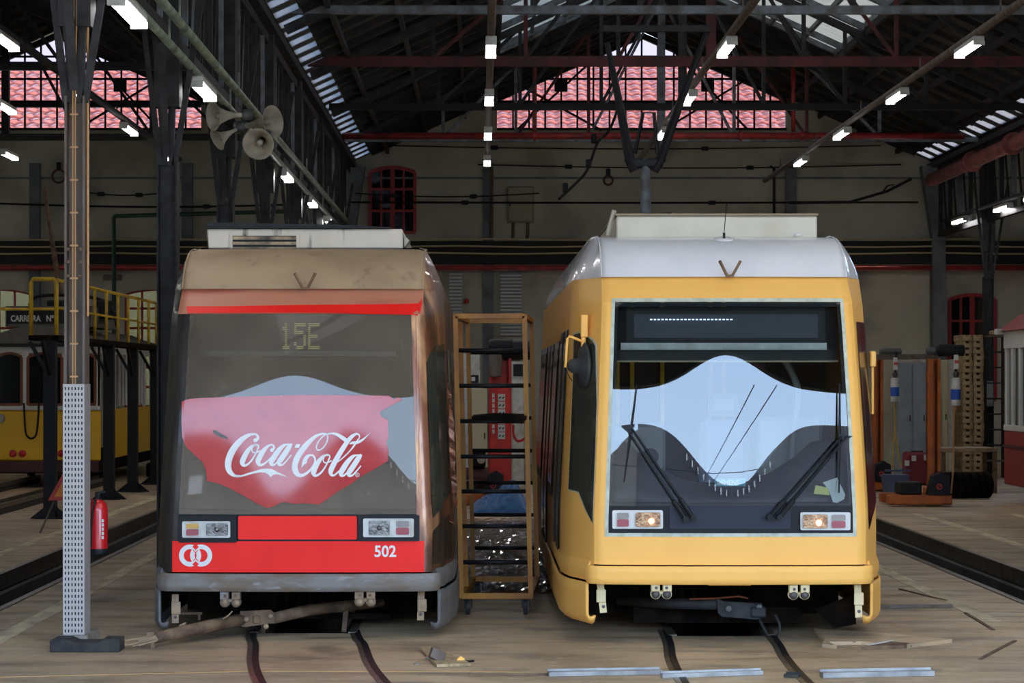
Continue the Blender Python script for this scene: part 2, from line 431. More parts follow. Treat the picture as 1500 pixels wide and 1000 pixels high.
# ---- tram rails set in the floor, curving towards the gate
def rail_pair(pts, name):
    P = catmull(pts, 8)
    b = MB()
    for s in (-1, 1):
        for off, w, z, mm in ((.0, .05, .002, 0),):
            for (p, q) in zip(P[:-1], P[1:]): b.bar((p[0]+s*.43, p[1], z), (q[0]+s*.43, q[1], z), w, .012)
    trim(b, 'black')
    b = MB()
    for s in (-1, 1):
        for (p, q) in zip(P[:-1], P[1:]): b.bar((p[0]+s*.43-.045, p[1], .001), (q[0]+s*.43-.045, q[1], .001), .038, .012)
    trim(b, 'rail')
rail_pair([(-1.46, 18.2), (-1.40, 17.6), (-1.34, 17.2), (-1.24, 16.2), (-1.13, 15.4), (-.98, 14.6), (-.7, 13.6), (-.2, 12.4)], 'a')
rail_pair([(1.98, 18.2), (1.94, 17.2), (1.88, 16.3), (1.85, 15), (1.86, 12.4)], 'b')

# ---- rear wall, with openings
WIN = [(-12.7, -11.05), (-8.75, -7.05)]
w = MB()
w.box(-18, 25.6, YB, YB+.4, 0, 1.4)
w.box(-18, 25.6, YB, YB+.4, 4.3, EZ)
xs = [-18, WIN[0][0], WIN[0][1], WIN[1][0], WIN[1][1], 25.6]
for i in (0, 2, 4): w.box(xs[i], xs[i+1], YB, YB+.4, 1.4, 4.3)
def gable(xc, mb):
    # solid gable round a glazed middle 7.15 m wide
    for s in (-1, 1):
        xe = xc + s*7.21; xi = xc + s*3.57
        ztop = EZ + SL*3.64
        mb.prism([(xe, YB, EZ-.01), (xi, YB, EZ-.01), (xi, YB, ztop+.3), (xe, YB, EZ+.3)], (0,.4,0))
    mb.box(xc-3.57, xc+3.57, YB, YB+.4, EZ-.01, 8.22)
for k in (-1, 0, 1): gable(XC+14.42*k, w)
struct(w.build('wall_back', 'wall'))
# side walls and front gate wall (unseen fascia scalloped to shape windscreen reflections)
struct(MB().box(-18.4, -18, 4, YB+.4, 0, 8).build('wall_left', 'wall'))
struct(MB().box(25.6, 26, 4, YB+.4, 0, 8).build('wall_right', 'wall'))
GY = 3.0
def fascia(x): return 6.05 + 1.15*math.exp(-((x-3.6)/1.55)**2) + 0.75*math.exp(-((x+2.9)/1.8)**2)
fw = MB(); nx = 90
top = []
for i in range(nx+1):
    x = -12 + 26*i/nx; top.append((x, fascia(x)))
for (p, q) in zip(top[:-1], top[1:]):
    fw.prism([(p[0], GY, p[1]), (q[0], GY, q[1]), (q[0], GY, 11), (p[0], GY, 11)], (0,.35,0))
fw.box(-18.4, -12, GY, GY+.35, 0, 11).box(14, 26, GY, GY+.35, 0, 11)
struct(fw.build('wall_front', 'wall_out'))
# ---- roof slopes: boards with rafters; a strip of roof light beside each column row
def zroof(x, xl): 
    d = x-xl; return EZ+SL*min(d, 14.42-d)
def slope_slab(mb, xa, xb, xl, y0, y1, t=.06):
    za, zb = zroof(xa, xl), zroof(xb, xl)
    mb.prism([(xa, y0, za), (xb, y0, zb), (xb, y0, zb+t), (xa, y0, za+t)], (0, y1-y0, 0))
for k in (-1, 0, 1):
    xl = XL+14.42*k; xr = xl+14.42; xc = xl+7.21
    y0, y1 = GY+.3, YB+.3
    for side in (0, 1):
        def mx(d): return xl+d if side == 0 else xr-d
        b = MB()
        def sl(d0, d1, a, c):
            if k == 0: a = max(a, 14.2)
            p, q = sorted((mx(d0), mx(d1))); slope_slab(b, p, q, xl, a, c)
        sl(-.02, .17, y0, y1)
        sl(.52, 3.6, y0, y1)
        sl(.17, .52, y0, 24.0)
        sl(3.6, 7.21, 46.5, y1)
        if k == 0:  # added glazed front bay, unseen, lets overhead light onto the tram noses
            g = MB(); p, q = sorted((mx(.0), mx(7.21))); slope_slab(g, p, q, xl, GY+.3, 14.3, .02)
            struct(g.build('ceiling', 'added_glazing'))
            g = MB()
            for yy in (4.5, 7, 9.5, 12): g.bar((mx(0), yy, EZ-.06), (mx(7.21), yy, zroof(mx(7.21), xl)-.06), .08, .12)
            struct(g.build('ceiling', 'steel_dark'))
        else: sl(3.6, 7.21, 30.0, 46.5); sl(3.6, 7.21, y0, 30)
        struct(b.build('ceiling', 'roof_board'))
        # rafters
        r = MB(); y = 24.45
        while y < YB:
            for (d0, d1) in (((.0, 3.5),) if (y < 46.5 and k == 0) else ((.0, 7.2),)):
                pa, pb = mx(d0), mx(d1)
                pa = mx(.56); r.bar((pa, y, zroof(pa, xl)-.05), (pb, y, zroof(pb, xl)-.05), .09, .11)
            p, q = mx(.14), mx(.56)
            r.bar((p, y+.22, zroof(p, xl)+.025), (q, y+.22, zroof(q, xl)+.025), .42, .03)
            y += .9
        for d in (.95, 1.9, 2.85, 3.6):
            r.bar((mx(d), 20, zroof(mx(d), xl)-.14), (mx(d), YB, zroof(mx(d), xl)-.14), .07, .12)
        struct(r.build('ceiling', 'rafter'))
        # roof-light glazing
        p, q = sorted((mx(.17), mx(.52)))
        g = MB(); slope_slab(g, p, q, xl, 24.0, y1, .012)
        struct(g.build('window_%d' % (10+2*(k+1)+side), 'sky_glass'))
        if k == 0:
            # lantern: translucent corrugated sheets on light purlins near the ridge
            g = MB(); N = 96
            p, q = mx(3.45), mx(7.21)
            ys = [14.2+32.4*i/(N*4) for i in range(N*4+1)]
            def fn(u, v):
                x = p+(q-p)*u
                return (x, v, zroof(x, xl)+.09+.02*math.cos(2*PI*(v-30)/(32.4/N)))
            g.grid(fn, [0, 1], ys)
            struct(g.build('ceiling', 'lantern', solid=.004))
            g = MB()
            g.bar((mx(3.53), 14.2, zroof(mx(3.53), xl)+.06), (mx(3.53), 46.6, zroof(mx(3.53), xl)+.06), .16, .16)
            g.bar((mx(3.5), 46.55, zroof(mx(3.5), xl)+.09), (mx(7.21), 46.55, zroof(mx(7.21), xl)+.09), .12, .2)
            for d in (3.6, 4.3, 5.0, 5.7, 6.4, 7.1):
                g.bar((mx(d), 14.2, zroof(mx(d), xl)+.0), (mx(d), 46.5, zroof(mx(d), xl)+.0), .07, .1)
            yy = 14.85
            while yy < 47: g.bar((mx(3.55), yy, zroof(mx(3.55), xl)-.04), (mx(7.2), yy, zroof(mx(7.2), xl)-.04), .1, .12); yy += 2.55
            struct(g.build('ceiling', 'steel_grey'))
# valley boards over the column rows
for x in (XL, XR): trim(MB().box(x-.2, x+.2, 12, YB, EZ-.14, EZ-.02), 'steel_dark')

# ---- gable windows: glazing, bars, circular gusset bracing
def gable_window(xc, n):
    g = MB()
    z0 = 8.22; ze = 8.95; zp = 10.52
    g.prism([(xc-3.57, YB+.2, z0), (xc+3.57, YB+.2, z0), (xc+3.57, YB+.2, ze), (xc, YB+.2, zp), (xc-3.57, YB+.2, ze)], (0,.01,0))
    wobj = struct(g.build('window_%d' % n, 'gable_glass'))
    f = MB()
    y = YB+.12
    def top(x): return zp-(zp-ze)*abs(x-xc)/3.57
    for i in range(1, 18):
        x = xc-3.57+i*7.14/18; f.bar((x, y, z0), (x, y, top(x)), .045)
    for z in (8.88, 9.5, 10.05):
        h = 3.57*(1-max(0, (z-ze))/(zp-ze)) if z > ze else 3.57
        f.bar((xc-h, y, z), (xc+h, y, z), .05 if z > 9 else .16)
    f.bar((xc-3.57, y, z0), (xc+3.57, y, z0), .14); 
    f.bar((xc-3.57, y, ze+.05), (xc, y, zp+.05), .14); f.bar((xc+3.57, y, ze+.05), (xc, y, zp+.05), .14)
    f.build('window_frame', 'black', wobj)
    b = MB(); yb = YB-.15
    for s in (-1, 1):
        cx = xc+s*2.0 if s < 0 else xc+1.6
        b.bar((cx-1.1, yb, 8.2), (cx+.9, yb, top(cx+.9)), .05); b.bar((cx+1.0, yb, 8.2), (cx-.9, yb, top(cx-.9)), .05)
        b.box(cx-.16, cx+.16, yb-.02, yb+.02, 9.15, 9.45)
    b.build('window_brace', 'black', wobj)
gable_window(XC, 1); gable_window(XC-14.42, 2)

# ---- arched red windows of the rear wall
def arch_pts(x0, x1, z0, z1, rise=.12, n=10):
    P = [(x0, z0)]
    for i in range(n+1):
        t = i/n; P.append((x0+(x1-x0)*t, z1-rise+rise*math.sin(PI*t)**.8 if 0 < t < 1 else z1-rise))
    P.append((x1, z0)); return P
def arched_window(n, x0, x1, z0, z1, nx, nz, glassm, depth=.1, y=YB, recess=0):
    P = arch_pts(x0, x1, z0, z1)
    g = MB(); g.prism([(a, y-.02+recess, b) for a, b in P], (0,.012,0)); o = struct(g.build('window_%d' % n, glassm))
    f = MB(); yy = y-.05+recess
    for (p, q) in zip(P[:-1], P[1:]): f.bar((p[0], yy, p[1]), (q[0], yy, q[1]), .08, .09)
    for i in range(1, nx):
        x = x0+(x1-x0)*i/nx; t = i/nx; zt = z1-.12+.12*math.sin(PI*t)**.8
        f.bar((x, yy, z0), (x, yy, zt), .05 if i != nx//2 else .11, .06)
    for j in range(1, nz): z = z0+(z1-z0)*j/nz; f.bar((x0, yy, z), (x1, yy, z), .05, .06)
    f.bar((x0, yy, z0), (x1, yy, z0), .08)
    f.build('window_frame', 'win_red', o)
    return o
arched_window(3, -2.70, -1.60, 5.70, 7.30, 4, 3, 'darkglass')
arched_window(4, 11.55, 12.66, 1.6, 4.17, 4, 4, 'darkglass')
for i, (a, c) in enumerate(WIN):
    arched_window(5+i, a, c, 1.42, 4.32, 4, 6, 'clear', recess=.12)
    # spandrel filler over the arch, so the wall opening ends in an arch
    P = arch_pts(a, c, 4.0, 4.32)[1:-1]
    b = MB()
    for (p, q) in zip(P[:-1], P[1:]): b.prism([(p[0], YB+.01, p[1]), (q[0], YB+.01, q[1]), (q[0], YB+.01, 4.34), (p[0], YB+.01, 4.34)], (0,.3,0))
    trim(b, 'wall')

# ---- pilasters of the rear wall
def pilaster(x, w, m='pilaster', z1=EZ):
    trim(MB().box(x-w/2, x+w/2, YB-.14, YB-.005, 0, z1), m)
for x in (X_(52, YB), X_(715, YB), X_(1158, YB), X_(275, YB)): pilaster(x, .26)
# string courses
trim(MB().box(-18, 25.6, YB-.03, YB-.001, 7.02, 7.07), 'pilaster')
# flared pilaster at the ends of the column rows
for x in (XL, XR):
    b = MB(); b.prism([(x-.14, YB-.5, 0), (x+.14, YB-.5, 0), (x+.16, YB-.5, 5.6), (x+.42, YB-.5, 7.3), (x-.42, YB-.5, 7.3), (x-.16, YB-.5, 5.6)], (0,.35,0))
    trim(b, 'pilaster')

# ---- exterior seen through the glazing: tiled roof, yellow house front; and the yard behind the camera
t = MB()
TY0, TZ0, TY1, TZ1 = 60.0, 8.75, 67.0, 11.75; rows = 13
for r in range(rows):
    a, c = r/rows, (r+1)/rows
    yA, yB_ = TY0+(TY1-TY0)*a, TY0+(TY1-TY0)*c+.1
    zA, zB = TZ0+(TZ1-TZ0)*a+.05, TZ0+(TZ1-TZ0)*c-.02
    xs_ = [-19+i*.055 for i in range(int(36/.055))]
    def fn(x, v, yA=yA, yB_=yB_, zA=zA, zB=zB):
        return (x, yA+(yB_-yA)*v-(.04*math.cos(2*PI*x/.33) if v == 0 else 0), zA+(zB-zA)*v+.055*abs(math.cos(PI*x/.33)))
    t.grid(fn, xs_, [0, 1])
    t.grid(lambda x, v: (x, yA-.04*math.cos(2*PI*x/.33), zA-.07*v+.055*abs(math.cos(PI*x/.33))), xs_, [0, 1])
tr = t.build('tiled_roof', 'tile')
tag(tr, 'red clay tiled roof seen through the gable glazing', 'roof')
hb = thing('house', 'pale yellow house front glimpsed through the lower arched windows', 'building', (-10, 60.5, 0))
MB().box(-19, 17, 60.4, 66, -1, 8.6).build('wall', mat('house plaster', rgb(222,206,150), .8), hb)
for x in (-13.2, -11.6, -10, -8.4):
    fo = MB().box(x-.35, x+.35, 60.3, 60.42, 1.6, 3.3).build('window', 'white', hb)
    MB().box(x-.27, x+.27, 60.27, 60.33, 1.7, 3.2).build('pane', 'darkglass', fo)
gr = MB().box(-80, 80, -90, 3.99, -.12, -.02)
gr.box(-80, 80, YB+.4, 120, -.12, -.02).box(-80, -18.4, 3.99, YB+.4, -.12, -.02).box(26, 80, 3.99, YB+.4, -.12, -.02)
trim(gr, mat('yard paving', rgb(168,158,142), .8, 0, rgb(140,132,120), 1))
# unseen yard buildings added, rooflines shaped for the windscreen reflections
def skyline(x): # reflected roofline of the added hall
    return 0
hall = thing('reflected_hall', 'added grey hall across the yard, roofline shaped for the windscreen reflections', 'building', (9, -42, 0))
P = [(-1.5,0)]
for i in range(61):
    x = -1.5+27.5*i/60; d = (x-9)/5.4
    P.append((x, 8.1+7.0*(1-math.exp(-(abs(d)**2.3)))))
P.append((26, 0))
b = MB(); b.prism([(x, -42, z) for x, z in P], (0, -6, 0)); b.build('wall', mat('hall cladding', rgb(70,68,74), .7), hall)
for i in range(16):
    x = 4.0+i*.62
    if abs(x-9) < .3: continue
    d = (x-9)/5.4; z = 8.1+7.0*(1-math.exp(-(abs(d)**2.3)))
    MB().box(x-.07, x+.07, -42.0, -41.9, z-1.2, z-.5).build('window', 'white', hall)
hall2 = thing('reflected_block', 'added long block across the yard, skyline shaped for the windscreen reflections', 'building', (-24, -45, 0))  # added unseen block, dip in its skyline shapes the red tram's reflection
b = MB(); b.prism([(x, -41, z) for x, z in [(-46,0)]+[(x_, 7.6+7.2*(1-math.exp(-(abs((x_+8.3)/4.6)**2.3)))) for x_ in [-46,-30]+[-20+18.5*i_/40 for i_ in range(41)]]+[(-1.5,0)]], (0,-8,0)); b.build('wall', mat('office render', rgb(104,98,92), .8), hall2)
for i in range(10):
    fo = MB().box(-44+i*2.8, -42.4+i*2.8, -40.98, -40.9, 8, 10).build('window', 'white', hall2)
# overhead tram wires in the yard
wr = thing('catenary_pole', 'steel pole with tram wires in the yard', 'pole', (16.5, -20, 0))
MB().cyl((16.5,-20,0), (16.5,-20,9), .12, 10).build('pole', 'steel_dark', wr)
wb = MB()
wb.tube([(16.5,-20,8.2), (7,-20,6.5), (5,-20,6.4), (-2,-20,7.2), (-12,-20,8.4)], .03, 6)
for x in (4.6, 5.4): wb.tube([(x,-40,6.4), (x,-20,6.35), (x, 2.6, 6.3)], .022, 6)
wb.build('wire', 'black', wr)

# ================================================================ STRUCTURE STEEL
def column(Y, x, side, label, n):
    t = thing('steel_column', label, 'column', (x, Y, 0), group='steel columns of the shed')
    s = .082 if n == 0 else .105
    b = MB()
    b.box(x-s, x-s+.02, Y-.1, Y+.1, 0, 4.35).box(x+s-.02, x+s, Y-.1, Y+.1, 0, 4.35).box(x-s+.02, x+s-.02, Y-.012, Y+.012, 0, 4.35)
    b.build('shaft', 'steel_dark' if n else 'steel_mid', t)
    z0 = 4.3
    for (dx, dx2) in ((-.075, -.20), (-.02, -.12), (.04, .06), (.075, .26)):
        MB().angle((x+dx, Y-.06, z0), (x+dx2*1.6, Y-.06, z0+2.1), .055, up=(0,1,0)).build('strut', 'steel_dark', t)
    for sy in (-1, 1):
        MB().angle((x, Y+sy*.09, z0+.1), (x, Y+sy*.5, 5.5), .07, up=(1,0,0)).build('brace', 'steel_dark', t)
    MB().box(x-.13, x+.13, Y-.12, Y+.12, 4.9, EZ-.14).build('head', 'steel_dark', t)
    return t
names = ['front', 'second', 'third', 'fourth', 'fifth', 'sixth', 'seventh']
colL = []
for i in range(7):
    colL.append(column(17.4+BAY*i, XL, 0, ('grey steel column with brass cables and perforated cover' if i == 0 else
        '%s dark steel column back along the left row' % names[i]), i))
for i in (6,):
    column(17.4+BAY*i, XR, 1, 'dark steel column at the right near the pallet stacks', 1)
# deep lattice girders along each column row
def lattice(Y, x, label):
    t = thing('lattice_girder', label, 'girder', (x, Y, 5.7), group='lattice girders over the column rows')
    y0, y1 = Y+.13, Y+BAY-.13
    MB().bar((x, y0, 5.62), (x, y1, 5.62), .12).build('bottom_chord', 'steel_dark', t)
    MB().bar((x, y0, EZ-.22), (x, y1, EZ-.22), .14).build('top_chord', 'steel_dark', t)
    n = 9
    for k in range(n):
        ya = y0+(y1-y0)*(k+.5)/n; w_ = .055 if k % 2 else .085
        MB().bar((x+(.05 if k % 2 else -.05), ya, 5.68), (x+(.05 if k % 2 else -.05), ya, EZ-.29), w_).build('strut', 'steel_grey' if k % 3 == 1 else 'steel_dark', t)
        if k < n-1:
            MB().bar((x, ya+.05, 5.68), (x, ya+(y1-y0)/n-.05, EZ-.29), .04).build('diagonal', 'steel_dark', t)
    return t
for i in range(7):
    lattice(17.4+BAY*i, XL, 'lattice girder over the left column row, %s bay from the front' % ['first','second','third','fourth','fifth','sixth','seventh'][i])
for i in range(3, 7):
    lattice(17.4+BAY*i, XR, 'lattice girder over the right column row, %s bay from the rear' % {3:'fourth',4:'third',5:'second',6:'last'}[i])

# roof trusses (tie, posts, diagonals, rafters)
def truss(Y, xl, label, tie, tiem, postm, tie_h=.12, zt=None, dense=1):
    t = thing('roof_truss', label, 'truss', (xl+7.21, Y, EZ), group='roof trusses')
    z = zt or EZ+.15
    MB().bar((xl+.25, Y, z), (xl+14.17, Y, z), .12, tie_h).build('tie_beam', tiem, t)
    xc = xl+7.21
    def zt_(x): return zroof(x, xl)-.22
    for s in (-1, 1):
        MB().bar((xc+s*6.9, Y, zt_(xc+s*6.9)), (xc, Y, zt_(xc)), .1, .14).build('rafter', 'steel_dark', t)
    ps = [-4.8, -3.2, -1.6, 0, 1.6, 3.2, 4.8]
    for i, p in enumerate(ps):
        MB().bar((xc+p, Y, z+.05), (xc+p, Y, zt_(xc+p)), .07 if i != 3 else .16).build('post', postm[i % len(postm)], t)
    for i in range(6):
        a, c = ps[i], ps[i+1]
        if i < 3: MB().bar((xc+a, Y, z+.05), (xc+c, Y, zt_(xc+c)), .06).build('diagonal', postm[(i+1) % len(postm)], t)
        else: MB().bar((xc+c, Y, z+.05), (xc+a, Y, zt_(xc+a)), .06).build('diagonal', postm[(i+1) % len(postm)], t)
    return t
truss(32.6, XL, 'roof truss with a pale grey tie beam across the top of the photo', 0, 'steel_grey', ['steel_dark'], zt=7.62)
truss(37.6, XL, 'roof truss with a wide dark red tie beam', 0, 'dred', ['steel_dark','dred'], .17, zt=7.58)
truss(42.9, XL, 'roof truss with a thin black tie beam', 0, 'black', ['steel_dark','steel_dark'], .13, zt=7.46)
truss(47.9, XL, 'rearmost roof truss with pale grey posts and diagonals before the gable glazing', 0, 'steel_grey', ['steel_grey','steel_grey','dred'], .09, zt=7.36)
truss(47.9, XL-14.42, 'roof truss of the left aisle before its gable glazing', 0, 'steel_dark', ['steel_dark','black'], .14, zt=7.42)
truss(37.6, XL-14.42, 'nearer roof truss of the left aisle', 0, 'black', ['black'], .14, zt=7.5)
# red service pipes
def pipe(name, pts, r, m, label, cat='pipe', n=10, flanges=()):
    t = thing(name, label, cat, pts[0])
    MB().tube(pts, r, n).build('tube', m, t, smooth=True)
    for p, d in flanges:
        p = Vector(p); d = Vector(d); MB().cyl(p-d*.03, p+d*.03, r*1.5, 12).build('flange', m, t)
    return t
yp = 47.5; zp_ = Z_(199, yp)
pipe('water_pipe', [(X_(502,yp), yp, zp_), (X_(1412,yp), yp, zp_)], .075, 'red_pipe', 'long red pipe hung across the nave under the rearmost truss', flanges=[((X_(x,yp), yp, zp_), (1,0,0)) for x in (783, 1085, 1175)])
for i, x in enumerate((783, 1162)):
    pipe('drop_pipe', [(X_(x,yp), yp, zp_+.09), (X_(x,yp), yp, zp_+1.55)], .05, 'dull_red' if i == 0 else 'red_pipe', ['faded pink riser pipe standing on the long red pipe, left', 'red riser pipe standing on the long red pipe, right'][i])
pipe('gutter_pipe', [(10.4, 50.2, 6.68), (10.4, 44.0, 6.69), (10.4, 38, 6.7), (10.4, 28, 6.72)], .15, 'dull_red', 'thick faded red pipe sloping along the right aisle',
     flanges=[((10.4, y, 6.69), (0,1,0)) for y in (32, 35.5, 39, 42.5, 46)])
yp = 53.2
pipe('wall_pipe', [(-17, yp, Z_(392,yp)), (24, yp, Z_(392,yp))], .065, 'red_pipe', 'red pipe running the whole length of the rear wall')
ct = thing('cable_tray', 'black cable tray along the rear wall with pale cables', 'cable tray', (0, 53.3, 5))
MB().box(-17.5, 25, 53.28, 53.55, Z_(386,53.3), Z_(353,53.3)).build('tray', 'tray', ct)
for k, py in enumerate((350.5, 361, 371)):
    pts = [(-17.5+i*.85, 53.2, Z_(py,53.2)+.015*math.sin(i*1.3+k)) for i in range(51)]
    MB().tube(pts, .022, 6).build('cable', 'rope', ct)
# wires along the wall
for k, (py, x0, x1, lab) in enumerate(((213, 570, 1290, 'highest thin wire strung before the rear wall'), (241, 700, 1320, 'second thin wire strung before the rear wall'), (296, 500, 1345, 'knotted wire strung before the rear wall with clamps'),
                              (283, 520, 790, 'thin wire passing the dark red window'), (298, 0, 470, 'clamped wire of the left aisle wall'), (281, 120, 250, 'short upper wire of the left aisle wall'))):
    y = 52.6
    t = thing('suspension_wire', lab, 'wire', W(x0, py, y))
    n = 14; pts = [W(x0+(x1-x0)*i/n, py+5*math.sin(PI*i/n)*(1 if k != 2 else .2), y) for i in range(n+1)]
    MB().tube(pts, .016 if k not in (2,4) else .025, 5).build('wire', 'black', t)
    for i in (3, 9): p = pts[i]; MB().bbox(p.x-.09, p.x+.09, y-.05, y+.05, p.z-.05, p.z+.05, .02).build('clamp', 'black', t)
t = thing('hanging_cable', 'looping cable sagging from the black truss to the wall cabinet', 'cable', W(897, 190, 46))
MB().tube([W(x, y, 46) for x, y in catmull([(908,150),(893,190),(876,208),(862,245),(850,262),(818,292)], 5)], .03, 6).build('cable', 'black', t)
for px, py in ((870,203),(862,240),(828,275)): p = W(px,py,46); MB().bbox(p.x-.06,p.x+.06,p.y-.05,p.y+.05,p.z-.1,p.z+.1,.02).build('clamp', 'black', t)
t = thing('stay_rod', 'rod with turnbuckle from the long red pipe down to the right wall', 'rod', W(1335, 262, 50))
MB().tube([W(x, y, 51.5) for x, y in ((1155,297),(1245,296),(1300,280),(1335,262))], .035, 6).build('rod', 'black', t)
MB().tube([W(x, y, 51.4) for x, y in ((1293,281),(1300,272),(1310,270),(1305,277),(1296,282))], .02, 6).build('hook', 'black', t)
# cable drum, boxes on the wall
t = thing('electric_cabinet', 'beige electric cabinet hung high on the rear wall', 'cabinet', W(763, 300, 53.4))
y = 53.35
MB().bbox(X_(743,y), X_(782,y), y-.02, YB, Z_(325,y), Z_(273,y), .02).build('case', mat('old beige enamel', rgb(150,146,120), .6), t)
MB().bbox(X_(745,y), X_(780,y), y-.05, y-.02, Z_(323,y), Z_(275,y), .01).build('door', mat('old beige enamel door', rgb(156,152,126), .6), t)
MB().bbox(X_(746,y), X_(748,y), y-.08, y-.05, Z_(302,y), Z_(298,y), .005).build('lock', 'black', t)
for px in (752, 773): MB().tube([W(px, 326, 53.45), W(px, 340, 53.45), W(px-1, 351, 53.45)], .04, 8).build('conduit', 'rust', t)
for px, py, s in ((891, 264, .11), (86, 258, .16)):
    p = W(px, py, 53.4)
    t = thing('hoop', 'red hoop hanging on the rear wall' + (' beside the tall pole' if px > 500 else ' behind the front column'), 'ring', p)
    MB().tube([p+Vector((s*math.cos(a), 0, s*math.sin(a))) for a in [2*PI*i/14 for i in range(14)]], .025, 6, closed=True).build('ring', 'dred', t)
    MB().bbox(p.x-.05, p.x+.05, p.y-.05, p.y+.1, p.z+s, p.z+s+.18, .01).build('hook', 'black', t)
for px, lab in ((720, 'thin rusty down pipe beside the middle pilaster'), (1134, 'thin dark down pipe beside the right pilaster')):
    pipe('down_pipe', [(X_(px,53.3), 53.3, Z_(351,53.3)), (X_(px,53.3), 53.3, Z_(247,53.3)), (X_(px-6,53.3), 53.3, Z_(243,53.3))], .035, 'rust' if px < 900 else 'black', lab, n=8)
t = thing('louvre_panel', 'white louvred panel on the rear wall, right behind the yellow rack', 'louvre', W(749, 445, 53.5))
def louv(x0, x1, y0, y1, t):
    MB().box(X_(x0,53.5), X_(x1,53.5), 53.5, YB, Z_(y1,53.5), Z_(y0,53.5)).build('frame', 'cab_grey', t)
    s = MB(); z = Z_(y1,53.5)+.04
    while z < Z_(y0,53.5)-.03: s.bar((X_(x0,53.5), 53.46, z), (X_(x1,53.5), 53.46, z), .05, .045); z += .085
    s.build('slats', 'louver', t)
louv(733, 764, 399, 492, t)
t = thing('louvre_panel', 'narrow white louvred panel on the rear wall beside the red alarm bell', 'louvre', W(666, 445, 53.5)); louv(658, 677, 399, 480, t)
t = thing('alarm_bell', 'round red alarm bell on the rear wall', 'bell', W(683.5, 441, 53.5))
MB().lathe(W(683.5,441,53.58), (0,-1,0), [(0.01,0),(.06,0),(.06,.05),(.045,.09),(0,.1)], 16).build('bell', 'ext_red', t, smooth=True)
for px in (1397, 1411):
    t = thing('wall_lamp', 'small round bulkhead fitting on the rear wall, %s of the pair' % ('left' if px < 1400 else 'right'), 'lamp', W(px, 342, 53.5))
    MB().lathe(W(px,342,53.58), (0,-1,0), [(.01,0),(.1,0),(.1,.06),(.06,.1),(0,.11)], 16).build('dome', 'horn', t, smooth=True)

# ---- light fittings and their conduits
def light_proto():
    t = thing('ceiling_light', 'x', 'ceiling light', (0,0,0), local=True)
    MB().bbox(-.075, .075, -.6, .6, .02, .085, .01).build('housing', 'off', t)
    for s in (-1, 1):
        MB().cyl((s*.037, -.56, -.005), (s*.037, .56, -.005), .026, 10).build('tube', 'tube', t, smooth=True)
    for s in (-1, 1): MB().box(-.075, .075, s*.6-.015, s*.6+.015, -.04, .02).build('end_cap', 'off', t)
    return t
proto = light_proto(); used = [False]
ordn = ['first', 'second', 'third', 'fourth', 'fifth', 'sixth', 'seventh']
def light(x, Y, z, label, group):
    if not used[0]:
        used[0] = True; o = proto; o.location = (x, Y, z); o['label'] = label; o['group'] = group; return o
    return dup(proto, (x, Y, z), 0, label, group)
for i, Y in enumerate((29.7, 35.0, 40.1, 45.1)): light(.15, Y, H+4.5, '%s lit fluorescent fitting from the front in the row near the photo centre' % ordn[i], 'lights of the centre row')
for i, Y in enumerate((29.7, 35.0, 40.1)): light(3.37, Y, H+4.5, '%s lit fluorescent fitting from the front in the row above the yellow tram' % ordn[i], 'lights above the yellow tram')
for i, Y in enumerate((29.7, 34.8, 40.1, 45.2)): light(6.67, Y, H+4.5, '%s lit fluorescent fitting from the front in the right-hand row' % ordn[i], 'lights of the right row')
for i, Y in enumerate((18.45, 23.45, 33.4, 38.4, 43.0)): light(-2.98, Y, H+3.1, '%s lit fluorescent fitting from the front on the green conduit by the left columns' % ordn[i], 'lights by the left columns')
for i, Y in enumerate((29.1, 34.3, 39.4, 44.5)): light(-6.35, Y, H+4.5, '%s lit fluorescent fitting from the front over the left aisle' % ordn[i], 'lights of the left aisle')
light(-9.5, 43.9, H+4.5, 'small lit fitting at the far left edge over the vintage tram', 'lights of the left aisle')
light(-7.9, 36.2, H+4.5, 'small lit fitting at the left edge below the gable glazing', 'lights of the left aisle')
for i, (x, Y) in enumerate(((10.94, 49.6), (11.05, 46.0), (11.0, 43.2))): light(x, Y, H+3.6, '%s lit fitting along the right column row, counted from the rear' % ordn[i], 'lights of the right column row')
def conduit(x, y0, y1, z, label, m='steel_mid', r=.04, dx=.0):
    t = thing('lighting_conduit', label, 'conduit', (x, y0, z), group='lighting conduits')
    MB().tube([(x+dx, y0, z), (x+dx, y1, z)], r, 8).build('tube', m, t, smooth=True)
    y = y0+.8
    while y < y1: MB().bar((x+dx, y, z), (x+dx, y, z+.24), .02).build('hanger', m, t); y += BAY
    return t
conduit(.15, 22, 47.6, H+4.64, 'lighting conduit over the gap between the trams', 'steel_mid', .055)
conduit(3.37, 22, 46.3, H+4.64, 'lighting conduit above the yellow tram', 'steel_mid', .055)
conduit(6.67, 22, 51, H+4.64, 'lighting conduit at the right of the nave', 'steel_mid', .055)
conduit(-2.98, 15, 45, H+3.22, 'green lighting conduit beside the left columns', 'olive_pipe', .04)
conduit(-2.88, 15, 47, H+3.42, 'upper green conduit beside the left columns', 'olive_pipe', .045)
conduit(-6.35, 22, 46, H+4.64, 'dark lighting conduit of the left aisle', 'steel_dark', .06)
conduit(11.0, 36, 51.5, H+3.74, 'lighting conduit along the right column row', 'steel_dark', .05)
